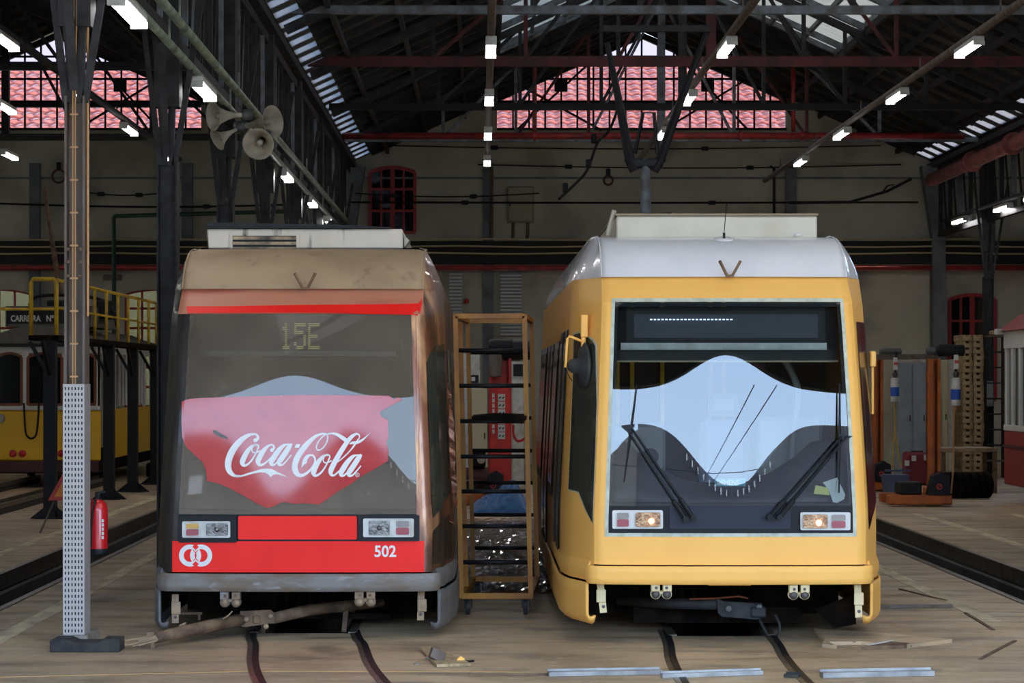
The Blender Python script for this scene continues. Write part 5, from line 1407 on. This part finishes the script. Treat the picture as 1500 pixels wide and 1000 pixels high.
# side
vb(-7.38, -7.32, .52, 1.50, 'tramyel', 'side_panel', 42.95, 50)
vb(-7.38, -7.32, 2.6, 2.76, 'tramwhite', 'side_head', 42.0, 50)
for yy in (42.0, 42.95, 43.7, 45.5, 46.0, 47.6, 48.6, 49.9): vb(-7.38, -7.32, 1.5, 2.62, 'tramwhite', 'side_post', yy, yy+.12)
for y0_, y1_ in ((43.82,45.5),(46.12,47.6),(48.72,49.9)):
    o = vb(-7.37, -7.34, 1.56, 2.6, 'darkglass', 'side_window', y0_, y1_)
    for k in range(1, 4): yq = y0_+(y1_-y0_)*k/4; MB().box(-7.34, -7.31, yq-.05, yq+.05, 1.56, 2.6).build('mullion', 'tramwhite', o)
# rounded canvas roof, clerestory with the route board
P = [(xa-.08, 2.76), (xa+.1, 2.9), (xa+.5, 3.02), (-8.9, 3.10), (-8.47, 3.12), (-8.0, 3.10), (xb-.5, 3.02), (xb-.1, 2.9), (xb+.08, 2.76)]
MB().prism([(x, Yv-.15, z) for x, z in P], (0, 8.2, 0)).build('roof', 'roofgrey', vt)
MB().box(xa-.1, xb+.1, Yv-.18, Yv-.14, 2.72, 2.78).build('roof_edge', 'black', vt)
bd = MB().box(X_(10,Yv), X_(132,Yv), Yv-.02, Yv+.05, Z_(474,Yv), Z_(453,Yv)).build('route_board', 'black', vt)
MB().box(X_(8,Yv), X_(134,Yv), Yv, Yv+3, Z_(478,Yv), Z_(448,Yv)).build('clerestory', 'roofgrey', vt)
text_mb('CARREIRA', .165, lambda x, y, z: (X_(16,Yv)+x, Yv-.03-z, Z_(470.5,Yv)+y), bold=.006, sx=.76).build('route_lettering', 'off', bd)
text_mb('Nº', .165, lambda x, y, z: (X_(68,Yv)+x, Yv-.03-z, Z_(470.5,Yv)+y), bold=.006, sx=.8).build('route_lettering', 'off', bd)
q = MB()
q.tube([W(x, y, Yv+1) for x, y in catmull([(42,447),(55,434),(90,432),(125,434),(150,440),(165,455),(172,478)], 4)], .035, 6)
q.bbox(X_(56,Yv), X_(100,Yv), Yv+.8, Yv+1.6, Z_(447,Yv), Z_(437,Yv), .03).bbox(X_(128,Yv), X_(150,Yv), Yv+.8, Yv+1.6, Z_(465,Yv), Z_(437,Yv), .04)
q.build('roof_gear', 'black', vt)
MB().tube([W(88,430,Yv+1.2), W(67,290,Yv+1.2), W(66,275,Yv+1.2)], [.06,.035,.03], 8).bbox(X_(64.5,Yv+1.2), X_(69,Yv+1.2), Yv+1.15, Yv+1.25, Z_(282,Yv+1.2), Z_(274,Yv+1.2), .01).build('trolley_pole', 'rust', vt)
for yy in (43.2, 48.5):
    for x in (-8.9, -8.0): MB().lathe((x, yy, .475), (1,0,0), [(0,-.05),(.3,-.05),(.3,.05),(0,.05)], 22).build('wheel', 'under', vt)
# raised rails of the vintage tram's track, shining
for x, lab in ((-7.72, 'outer shining rail beside the vintage yellow tram'), (-7.42, 'inner shining rail nearest the walkway'), (-8.9, 'far shining rail under the vintage yellow tram')):
    t = thing('raised_rail', lab, 'rail', (x, 34, 0), group='raised rails'); MB().bbox(x-.03, x+.03, 22, 44, .10, .17, .006).build('rail_head', 'rail', t)
    MB().box(x-.012, x+.012, 22, 44, 0, .1).build('rail_web', 'steel_dark', t)
# dark green pipe in the left aisle, name plate on the wall
pipe('green_pipe', [W(168, 680, 51.2), W(166.5, 318, 51.2), W(168, 316.5, 51.2), W(440, 309, 51.2)], .05, 'green_pipe', 'dark green pipe rising and turning right before the left aisle wall')
t = thing('name_plate', 'small grey plate on the rear wall above the yellow railing', 'plate', W(165, 406, 53.5))
MB().bbox(X_(151,53.5), X_(178,53.5), 53.5, YB, Z_(410,53.5), Z_(402,53.5), .01).build('plate', 'steel_mid', t)
# heap of machine parts by the walkway
t = thing('machine_parts', 'dark heap of motor parts beyond the walkway posts', 'machine parts', (-6.6, 47.5, 0))
random.seed(21)
for i in range(6):
    x = -6.7+random.random()*.6; yy = 46.6+random.random()*1.2; z = random.random()*.5
    MB().cyl((x, yy, z+.14), (x+random.uniform(-.35,.35), yy+.2, z+.14+random.uniform(-.05,.2)), .14, 12).build('motor', 'black' if i % 2 else 'under', t)
MB().bbox(-7.15, -6.1, 46.6, 47.9, 0, .3, .03).build('crate', 'under', t)

# ---- column lifts
def lift(x0, x1, Y, ztop, m, label, base=True):
    t = thing('column_lift', label, 'lift', ((x0+x1)/2, Y, 0), group='mobile column lifts')
    w_ = x1-x0
    MB().bbox(x0, x0+.05, Y, Y+.35, .2, ztop, .006).bbox(x1-.05, x1, Y, Y+.35, .2, ztop, .006).bbox(x0, x1, Y+.28, Y+.36, .2, ztop, .006).build('mast', m, t)
    MB().box(x0+.06, x1-.06, Y+.16, Y+.2, .2, ztop-.05).build('screw_cover', m, t)
    MB().bbox(x0-.75, x1+.12, Y-.35, Y-.05, .03, .19, .02).bbox(x0-.75, x1+.12, Y+.35, Y+.6, .03, .19, .02).bbox(x0-.05, x1+.05, Y-.05, Y+.4, .03, .3, .02).build('base_frame', 'lift_orange', t)
    MB().bbox(x0-.56, x0-.2, Y-.3, Y+.2, .19, .40, .02).build('control_box', 'black', t)
    cw = MB(); cw.prism([(x0-.1, Y-.36, .19), (x0-.02, Y-.36, .5), (x0+.12, Y-.36, .57), (x0+.24, Y-.36, .5), (x0+.26, Y-.36, .19)][::-1], (0,.3,0)); g_ = cw.build('wheel_guard', 'black', t)
    c_ = (x0+.07, Y-.365, .33)
    MB().lathe(c_, (0,-1,0), [(.035,0),(.05,0),(.05,.004),(.035,.004)], 16).build('warning_badge', 'tri_red', g_)
    MB().bar((c_[0]-.03, Y-.37, .30), (c_[0]+.03, Y-.37, .36), .01).build('badge_bar', 'tri_red', g_)
    return t
def drum(t, x0, x1, Y, z, r, m='motor'):
    mb = MB(); mb.lathe((x0, Y, z), (1,0,0), [(0,0),(r*.7,0),(r,.03),(r,(x1-x0)*.6),(r*.94,(x1-x0)*.62),(r*.94,(x1-x0)-.02),(r*.6,x1-x0),(0,x1-x0)], 18); mb.build('motor', m, t, smooth=False)
L1 = lift(X_(1363,36.2), X_(1378,36.2), 36.2, Z_(525,36.2), 'lift_orange', 'orange column lift nearest the pallet stacks')
drum(L1, X_(1374,36.2), X_(1415,36.2), 36.3, Z_(513,36.2), .1, 'black'); drum(L1, X_(1359,36.2), X_(1374,36.2), 36.3, Z_(514,36.2), .07)
L2 = lift(X_(1281,41), X_(1294,41), 41, Z_(526,41), 'lift_orange', 'orange column lift right beside the yellow tram')
drum(L2, X_(1290,41), X_(1322,41), 41.1, Z_(515,41), .07)
MB().bar(W(1275,523,41.1), W(1375,522,41.1), .1).build('cross_beam', 'steel_mid', L2)
def pendant(px, y0, y1, Y, label, cab):
    p = W(px, y0, Y); q = W(px, y1, Y)
    t = thing('hanging_cylinder', label, 'air line cylinder', q, group='white cylinders with blue labels')
    MB().lathe(q, (0,0,1), [(0,0),(.075,0),(.08,.02),(.08,p.z-q.z-.02),(.05,p.z-q.z),(0,p.z-q.z)], 20).build('cylinder', 'off', t, smooth=True)
    MB().lathe(q+Vector((0,0,.1)), (0,0,1), [(.081,0),(.0815,.01),(.0815,.16),(.081,.17)], 20).build('blue_label', 'lblue', t, smooth=True)
    MB().lathe(p, (0,0,1), [(.03,0),(.05,.06),(.04,.1),(0,.1)], 12).build('cap', 'motor', t)
    MB().cyl(p+Vector((0,0,.1)), (p.x+.03, p.y, 2.62), .02, 8).build('strap', 'black', t)
    MB().bbox(p.x-.03, p.x+.04, p.y-.05, p.y+.03, p.z+.14, p.z+.38, .01).build('tag', 'white', t); MB().box(p.x-.031, p.x+.041, p.y-.052, p.y-.048, p.z+.24, p.z+.29).build('tag_band', 'tri_red', t)
    if cab:
        for dx in (-.07, .1): MB().tube([q, (q.x, q.y, q.z-.6), (q.x+dx, q.y-.05, .45)], .012, 6).build('cable', 'rail_yel', t)
    else: MB().tube([q, (q.x-.03, q.y, q.z-.15), (q.x-.05, q.y, .5), (q.x-.08, q.y, .2)], [.04,.015,.015,.015], 8).build('cable', 'brass', t)
pendant(1311, 553, 588, 40.9, 'white cylinder with blue label, yellow cables hanging below it', True)
pendant(1400, 553, 594, 36.1, 'white cylinder with blue label hung nearest the pallet stacks', False)
L3 = lift(X_(716,36.6), X_(749,36.6), 36.6, Z_(520,36.6), 'lift_red', 'red column lift standing behind the wheeled rack')
drum(L3, X_(716,36.6), X_(752,36.6), 36.6, Z_(507,36.6), .12, 'black'); drum(L3, X_(735,36.6), X_(781,36.6), 36.7, Z_(513,36.6), .17, 'black')
MB().bbox(X_(716,36.5), X_(735,36.5), 36.45, 36.55, Z_(552,36.5), Z_(514,36.5), .02).build('cloth', 'steel_mid', L3)
fp = MB().bbox(X_(718,36.58), X_(747,36.58), 36.56, 36.6, Z_(725,36.6), Z_(560,36.6), .004).build('front_plate', 'lift_red', L3)
q = MB()
for i in range(6):
    z1 = Z_(577+i*11.2, 36.5); q.box(X_(729.5,36.5), X_(740,36.5), 36.545, 36.556, z1-.115, z1)
q.build('pictogram_plates', 'white', fp)
q = MB()
for i in range(6):
    z1 = Z_(577+i*11.2, 36.5)-.03
    for k in (0, 1): q.bar((X_(731+k*5,36.5), 36.54, z1-.045), (X_(733.5+k*5,36.5), 36.54, z1-.015), .02)
q.build('pictograms', 'black', fp)
q = MB()
for i in range(8): z1 = Z_(576+i*7.6, 36.5); q.box(X_(721,36.5), X_(724.6,36.5), 36.545, 36.556, z1-.065, z1); 
q.build('side_lettering', 'off', fp)
# ---- cabinets and clutter behind the rack
def cabinet(px0, px1, y0, Y, m, label, dpt=.5, doors=1, name='cabinet', z0=0):
    x0, x1, zt_ = X_(px0,Y), X_(px1,Y), Z_(y0,Y)
    t = thing(name, label, 'cabinet', ((x0+x1)/2, Y, z0))
    MB().bbox(x0, x1, Y, Y+dpt, z0, zt_, .01).build('body', m, t)
    for i in range(doors):
        a = x0+(x1-x0)*i/doors+.015; b = x0+(x1-x0)*(i+1)/doors-.015
        d_ = MB().bbox(a, b, Y-.02, Y-.001, z0+.08, zt_-.04, .005).build('door', m, t)
        MB().bbox(b-.05, b-.03, Y-.045, Y-.02, (z0+zt_)/2, (z0+zt_)/2+.12, .004).build('handle', 'black', d_)
    return t
cabinet(690, 714, 569, 41.5, 'cab_beige', 'beige metal cabinet left of the red column lift')
c_ = cabinet(671, 703, 518, 44, 'off', 'white panel cabinet with a black sign, left of the beige cabinet')
q = MB().bbox(X_(685.5,43.9), X_(701,43.9), 43.93, 43.97, Z_(560,43.9), Z_(549,43.9), .005).build('sign', 'black', c_); MB().box(X_(690.5,43.9), X_(696,43.9), 43.92, 43.93, Z_(558,43.9), Z_(552,43.9)).build('pictogram', 'white', q)
c_ = cabinet(750, 768, 530, 42.5, 'off', 'white switch cabinet right of the red column lift')
MB().box(X_(752,42.4), X_(766,42.4), 42.44, 42.48, Z_(551,42.4), Z_(533,42.4)).build('cable_window', 'black', c_)
MB().tube([W(x, y, 42.2) for x, y in catmull([(752,622),(752,636),(757,645),(764,645),(771,640)], 4)], .025, 6).build('red_hose', 'ext_red', c_)
t = thing('blue_tarpaulin', 'crumpled blue tarpaulin heaped at the foot of the red column lift', 'tarpaulin', (.3, 34.5, 0))
def tarp(u, v):
    x = -.15+.95*u; y_ = 33.9+1.4*v; e = math.sin(PI*min(1,max(0,u)))**.5*math.sin(PI*min(1,max(0,v)))**.5
    h_ = (.28+.28*math.exp(-((u-.72)/.2)**2))*e
    n = noise.noise(Vector((u*7, v*5, 1)))*.09+noise.noise(Vector((u*17, v*13, 4)))*.045
    return Vector((x, y_, max(.004, h_+n*e)))
MB().grid(tarp, frange(0,1,44), frange(0,1,34)).build('sheet', 'tarp', t)
t = thing('compressor', 'small dark red compressor behind the lower rack rungs', 'compressor', (-.05, 37.5, 0))
MB().cyl((-.25, 37.5, .38), (.2, 37.5, .38), .2, 18).build('tank', 'maroon', t); MB().bbox(-.2, .1, 37.35, 37.65, .58, .9, .03).build('pump', 'black', t)
MB().lathe((0.02, 37.3, .72), (0,-1,0), [(0,0),(.07,0),(.07,.02),(.05,.03),(0,.03)], 16).build('gauge', 'off', t)
for x in (-.2, .15): MB().lathe((x, 37.35, .1), (0,-1,0), [(0,0),(.1,0),(.1,.05),(0,.05)], 14).build('wheel', 'rubber', t)
# ---- right aisle: cabinets, bins, pallets, bench, wheelsets
c_ = cabinet(1316, 1357, 531, 45.5, 'cab_grey', 'grey two-door cabinet between the orange column lifts', doors=2)
MB().tube([W(1311,530,45.3), W(1316,526,45.3), W(1348,526,45.3), W(1353,529,45.3)], .05, 8).build('roof_pipe', 'off', c_)
cabinet(1381, 1389, 527, 45.5, 'cab_beige', 'narrow pale cabinet right of the second orange lift', z0=.0)
cabinet(1396, 1409, 526, 47, 'off', 'white cabinet with a red top edge behind the hanging cylinder')
t = thing('chest', 'dark red chest with white labels between the orange column lifts', 'chest', (X_(1343,43), 43, 0))
MB().bbox(X_(1328,43), X_(1360,43), 43, 43.5, 0, Z_(662,43), .05).build('body', 'pink_chest', t)
for px, py in ((1339,671),(1357,670),(1329,678)): MB().bbox(X_(px-3.5,42.98), X_(px+3,42.98), 42.975, 42.999, Z_(py+4,43), Z_(py-4,43), .002).build('label', 'white', t)
MB().bar(W(1335,661,43.1), W(1352,661,43.1), .03).build('handle', 'black', t)
t = thing('bin', 'blue grey open bin under the yellow cables', 'bin', (X_(1314,39.5), 39.5, 0))
MB().prism([(X_(1300,39.5),39.5,0),(X_(1329,39.5),39.5,0),(X_(1332,39.5),39.5,.36),(X_(1297,39.5),39.5,.36)], (0,.45,0)).bar(W(1296,689,39.5), W(1333,689,39.5), .04).build('body', 'blue_bin', t)
random.seed(4)
for col, (p0, p1, lab) in enumerate(((1410,1425,'pale timber block in the left pile before the red arched window'),(1426,1441,'pale timber block in the right pile before the red arched window'))):
    z = .0; k = 0
    x0, x1 = X_(p0,45.5), X_(p1,45.5); proto_t = None
    while z < 3.0:
        o = MB().bbox(-(x1-x0)/2, (x1-x0)/2, 0, .8, 0, .085, .008).box(-(x1-x0)/2, -(x1-x0)/2+.07, 0, .8, .085, .13).box((x1-x0)/2-.07, (x1-x0)/2, 0, .8, .085, .13).build('timber_block', 'timber') if proto_t is None else proto_t.copy()
        if proto_t is None: proto_t = o
        else: C.objects.link(o)
        o.location = ((x0+x1)/2+random.uniform(-.012,.012)*(1 if k % 3 else .3), 45.5+random.uniform(-.02,.04), z); o.rotation_euler = (0,0,random.uniform(-.012,.012))
        tag(o, lab, 'timber block', 'timber blocks, %s pile' % ('left' if col == 0 else 'right')); z += .1315; k += 1
t = thing('steel_shelving', 'dark shelving between the right column and the vintage red tram', 'shelf unit', (X_(1465,46), 46, 0))
for x in (X_(1444,46), X_(1476,46)): MB().box(x-.02, x+.02, 46, 46.5, 0, 3.0).build('upright', 'steel_dark', t)
for i in range(9): z = .35+i*.33; MB().box(X_(1444,46), X_(1476,46), 46, 46.5, z, z+.03).build('shelf', 'steel_mid' if i in (0,8) else 'steel_dark', t)
q = thing('bundle', 'pale timber lying on top of the dark shelving', 'timber', (X_(1462,46), 46.2, 3.02))
MB().bbox(X_(1455,46), X_(1475,46), 46.05, 46.4, 3.03, 3.13, .02).build('plank', 'timber', q)
t = thing('junction_box', 'grey box mounted on the right steel column', 'box', (XR, 47.8, 1.5))
MB().bbox(X_(1439,47.75), X_(1455,47.75), 47.72, 47.88, Z_(595,47.75), Z_(558,47.75), .02).build('case', 'cab_grey', t); MB().bbox(X_(1441,47.7), X_(1453,47.7), 47.7, 47.72, Z_(592,47.7), Z_(561,47.7), .01).build('door', 'cab_grey', t)
t = thing('work_bench', 'low rusty steel bench before the timber piles', 'bench', (9.2, 40, 0))
Yb = 40.0; MB().bbox(X_(1380,Yb), X_(1462,Yb), Yb, Yb+.9, Z_(662,Yb), Z_(656,Yb), .01).build('top', 'brack_tan', t)
for px in (1383, 1458):
    for dy in (.05, .85): MB().bar((X_(px,Yb), Yb+dy, 0), (X_(px,Yb), Yb+dy, Z_(662,Yb)), .07).build('leg', 'rust', t)
MB().bar((X_(1383,Yb), Yb+.05, .25), (X_(1458,Yb), Yb+.05, .25), .05).build('stretcher', 'rust', t)
for i in range(6):
    x = X_(1390+i*11, 38.2); t = thing('wheelset', ['rusty tram wheel leaning under the bench, leftmost of the row','rusty tram wheel, second from the left of the row','rusty tram wheel, third from the left of the row','rusty tram wheel, fourth from the left of the row','rusty tram wheel, fifth from the left of the row','rusty tram wheel, rightmost of the row before the red tram'][i], 'wheelset', (x, 38.2, 0), group='row of wheelsets')
    MB().lathe((x, 38.2+i*.02, .24), (1,.25,0), [(0,-.05),(.06,-.05),(.06,-.02),(.19,-.02),(.2,-.05),(.23,-.05),(.235,.05),(.2,.05),(.19,.02),(0,.02)], 22).build('disc', 'under', t)
# vintage red and white tram at the right edge
vr = thing('vintage_tram', 'vintage tram with white window band and red lower body at the right edge', 'tram', (10, 33.7, 0))
xs0, ye = 9.0, 37.4
MB().bbox(xs0, 11.0, 29, ye, .30, 1.22, .02).build('lower_body', 'tramred', vr)
MB().bbox(xs0-.02, xs0+.02, 29, ye+.02, .93, .98, .005).build('belt_rail', 'maroon', vr)
MB().bbox(xs0-.01, 11.0, 29, ye, 1.22, 1.32, .01).build('sill', 'tramwhite', vr); MB().bbox(xs0-.01, 11.0, 29, ye, 2.62, 2.92, .01).build('cornice', 'tramwhite', vr)
MB().box(xs0+.06, 10.9, 29.1, ye-.06, 1.32, 2.62).build('cabin', 'darkglass', vr)
y_ = 29.0
while y_ < ye: MB().bbox(xs0, xs0+.06, y_, min(y_+.13, ye), 1.3, 2.64, .01).build('window_post', 'tramwhite', vr); y_ += .52
MB().bbox(xs0, 11, ye-.14, ye, 1.3, 2.64, .02).build('end_wall', 'tramwhite', vr)
MB().prism([(xs0-.1, 29, 2.92), (11.1, 29, 2.92), (10.8, 29, 3.2), (10.0, 29, 3.35), (9.3, 29, 3.2)], (0, ye-28.85, 0)).build('roof', 'tramred', vr)
MB().bbox(xs0-.14, xs0-.02, ye-.1, ye+.12, 2.86, 2.96, .01).build('gutter_end', 'tramwhite', vr)
MB().box(xs0+.3, 10.8, 29.4, ye-.4, .2, .34).build('underframe', 'under', vr)
for yy in (31, 35.8):
    for x in (9.55, 10.45): MB().lathe((x, yy, .3), (1,0,0), [(0,-.05),(.3,-.05),(.3,.05),(0,.05)], 22).build('wheel', 'under', vr)
# ---- bits on the floor in front
def strip(px0, py0, px1, py1, w_, h_, m, name, label, cat):
    a = W(px0, py0, F*H/(py0-VY)); b = W(px1, py1, F*H/(py1-VY)); a.z = b.z = h_/2+.003
    t = thing(name, label, cat, (a+b)/2)
    MB().bar(a, b, w_, h_).build('profile', m, t)
    d = (b-a).normalized(); s = Vector((-d.y, d.x, 0))*w_*.42
    MB().bar(a+s+Vector((0,0,h_*.7)), b+s+Vector((0,0,h_*.7)), .006, h_*.5).build('flange', m, t)
    return t
strip(803, 990, 968, 987, .09, .03, 'alu', 'aluminium_profile', 'pale aluminium profile on the floor, left of the row before the yellow tram', 'metal profile')
strip(969, 993, 1116, 988, .05, .03, 'alu', 'aluminium_profile', 'aluminium profile on the floor, middle of the row before the yellow tram', 'metal profile')
strip(1203, 992, 1366, 989, .09, .035, 'alu', 'aluminium_profile', 'bright aluminium profile on the floor, right of the row before the yellow tram', 'metal profile')
strip(1150, 991, 1172, 992, .1, .02, 'rubber', 'scrap_plate', 'small dark scrap plate beside the bright aluminium profile', 'scrap')
strip(1285, 891, 1395, 890, .03, .02, 'steel_mid', 'metal_strip', 'thin grey strip on the floor right of the yellow tram', 'metal strip')
strip(687, 991, 803, 989, .012, .01, 'rust', 'rod', 'thin rusty rod on the floor left of the aluminium profiles', 'rod')
t = thing('broken_board', 'broken pale board lying between the trams in front', 'board', W(650, 968, F*H/413))
def gp(px, py, z=0): Yq = F*H/(py-VY); return Vector(((px-VX)*Yq/F, Yq, z))
MB().prism([gp(616,953,.004), gp(630,950,.004), gp(690,976,.004), gp(640,978,.004)], (0,0,.022)).build('board', 'timber', t)
t = thing('fuse_box', 'broken grey plastic box among the scraps before the trams', 'box', gp(642,970))
o = MB().bbox(-.055, .055, -.04, .04, 0, .09, .008).build('case', 'rubber', None)
bpy.data.objects.remove(o)
p = gp(640, 971, .03)
q = MB(); u = Vector((.8,.2,-.45)).normalized(); v = Vector((.3,.3,.9)).normalized(); n_ = u.cross(v)
q.add([p+u*(a*.055)+v*(b*.04)+n_*(c_*.03)+Vector((0,0,.028)) for a in (-1,1) for b in (-1,1) for c_ in (-1,1)], [(0,1,3,2),(4,6,7,5),(0,4,5,1),(2,3,7,6),(0,2,6,4),(1,5,7,3)])
q.build('case', 'steel_mid', t, bev=.005)
t = thing('yellow_scrap', 'yellow painted flake standing among the scraps before the trams', 'scrap', gp(675,972))
p = gp(675,972); MB().prism([p+Vector((-.045,0,.0)), p+Vector((.03,0,0)), p+Vector((.028,.0,.04)), p+Vector((.0,.01,.055)), p+Vector((-.02,0,.045))], (0,.012,0)).build('flake', 'yel', t)
t = thing('black_rod', 'short black rod among the scraps before the trams', 'rod', gp(682,972)); MB().cyl(gp(668,972,.012), gp(694,970,.012), .008, 8).build('rod', 'black', t)
for i, (px, py, s) in enumerate(((628,965,.03),(660,974,.035),(655,963,.02),(610,973,.022))):
    p = gp(px, py); b = MB(); random.seed(i)
    b.lathe(p+Vector((0,0,-.002)), (.1,0,1), [(s*.7,0),(s,s*.25),(s*.7,s*.6),(0,s*.75)], 7)
    for vv in b.v: vv += Vector((random.uniform(-1,1), random.uniform(-1,1), 0))*s*.2
    tag(b.build('rubble', 'concrete_base' if i != 1 else 'brass'), ['grey crumb left of the grey box','brownish crumb right of the grey box','small crumb behind the grey box','outermost crumb at the left of the scraps'][i], 'rubble', 'crumbs of rubble')
# broken concrete edge and old rail ends right of the yellow tram
line_strip([tuple(gp(-60,993))[:2], tuple(gp(370,983))[:2], tuple(gp(760,984))[:2]], .014, mat('worn yellow line', rgb(190,150,90), .8), .003)
t = thing('broken_slab', 'broken concrete edge under the right corner of the yellow tram', 'concrete slab', gp(1250, 945))
random.seed(9)
pts = [(1192,925),(1200,936),(1208,941),(1204,948),(1226,950),(1214,945),(1262,944),(1330,949),(1395,941),(1330,935),(1290,931),(1240,928)]
P = [gp(x, y, .0) for x, y in pts]
MB().prism(P[::-1], (0,0,.028)).build('slab', 'floor', t)
t = thing('wood_splinter', 'long brown splinter with a bright edge on the floor right of the yellow tram', 'splinter', gp(1300, 947))
MB().prism([gp(1262,952,.0), gp(1300,944,.0), gp(1333,947,.0), gp(1325,950,.0)][::-1], (0,0,.03)).build('splinter', 'rust', t)
MB().bar(gp(1272,951,.035), gp(1309,944,.035), .008).build('bright_edge', 'off', t)
for (a, b_, lab) in (((1318,863),(1386,880),'mossy groove on the floor right of the yellow tram'),((1414,898),(1455,923),'slanting groove edge at the right of the floor'),((1435,966),(1487,939),'bent strip at the lower right of the floor')):
    t = thing('steel_edge', lab, 'steel edge', gp(*a), group='old steel edges in the floor'); MB().bar(gp(*a, .004), gp(*b_, .004), .03, .012).build('strip', 'rust', t)
# ================================================================ LIGHT
sc = bpy.context.scene
w = bpy.data.worlds.new('sky'); sc.world = w; w.use_nodes = True; nt = w.node_tree
bg = nt.nodes['Background']
tc = nt.nodes.new('ShaderNodeTexCoord'); sp = nt.nodes.new('ShaderNodeSeparateXYZ'); nt.links.new(tc.outputs['Generated'], sp.inputs[0])
cr = nt.nodes.new('ShaderNodeValToRGB'); nt.links.new(sp.outputs['Z'], cr.inputs[0])
cr.color_ramp.elements[0].position = 0; cr.color_ramp.elements[0].color = (.55,.76,1,1)
cr.color_ramp.elements[1].position = .6; cr.color_ramp.elements[1].color = (.4,.6,1,1)
nt.links.new(cr.outputs[0], bg.inputs['Color']); bg.inputs['Strength'].default_value = 6.0
sd = bpy.data.lights.new('sun', 'SUN'); so = bpy.data.objects.new('sun', sd); C.objects.link(so)
sd.energy = 13; sd.angle = .02; sd.color = (1,.9,.76)
so.rotation_euler = Vector((-.75, -.22, -.62)).to_track_quat('-Z', 'Y').to_euler()
vs = sc.view_settings
sc.display_settings.display_device = 'sRGB'
vs.view_transform = 'Standard'; vs.look = 'None'; vs.exposure = 0.9; vs.gamma = 1; vs.use_curve_mapping = False
cy = sc.cycles
cy.use_denoising = True
try: cy.denoiser = 'OPENIMAGEDENOISE'
except Exception: pass
cy.max_bounces = 8; cy.diffuse_bounces = 4; cy.glossy_bounces = 4; cy.transmission_bounces = 6; cy.transparent_max_bounces = 12
cy.sample_clamp_indirect = 8; cy.caustics_reflective = False; cy.caustics_refractive = False
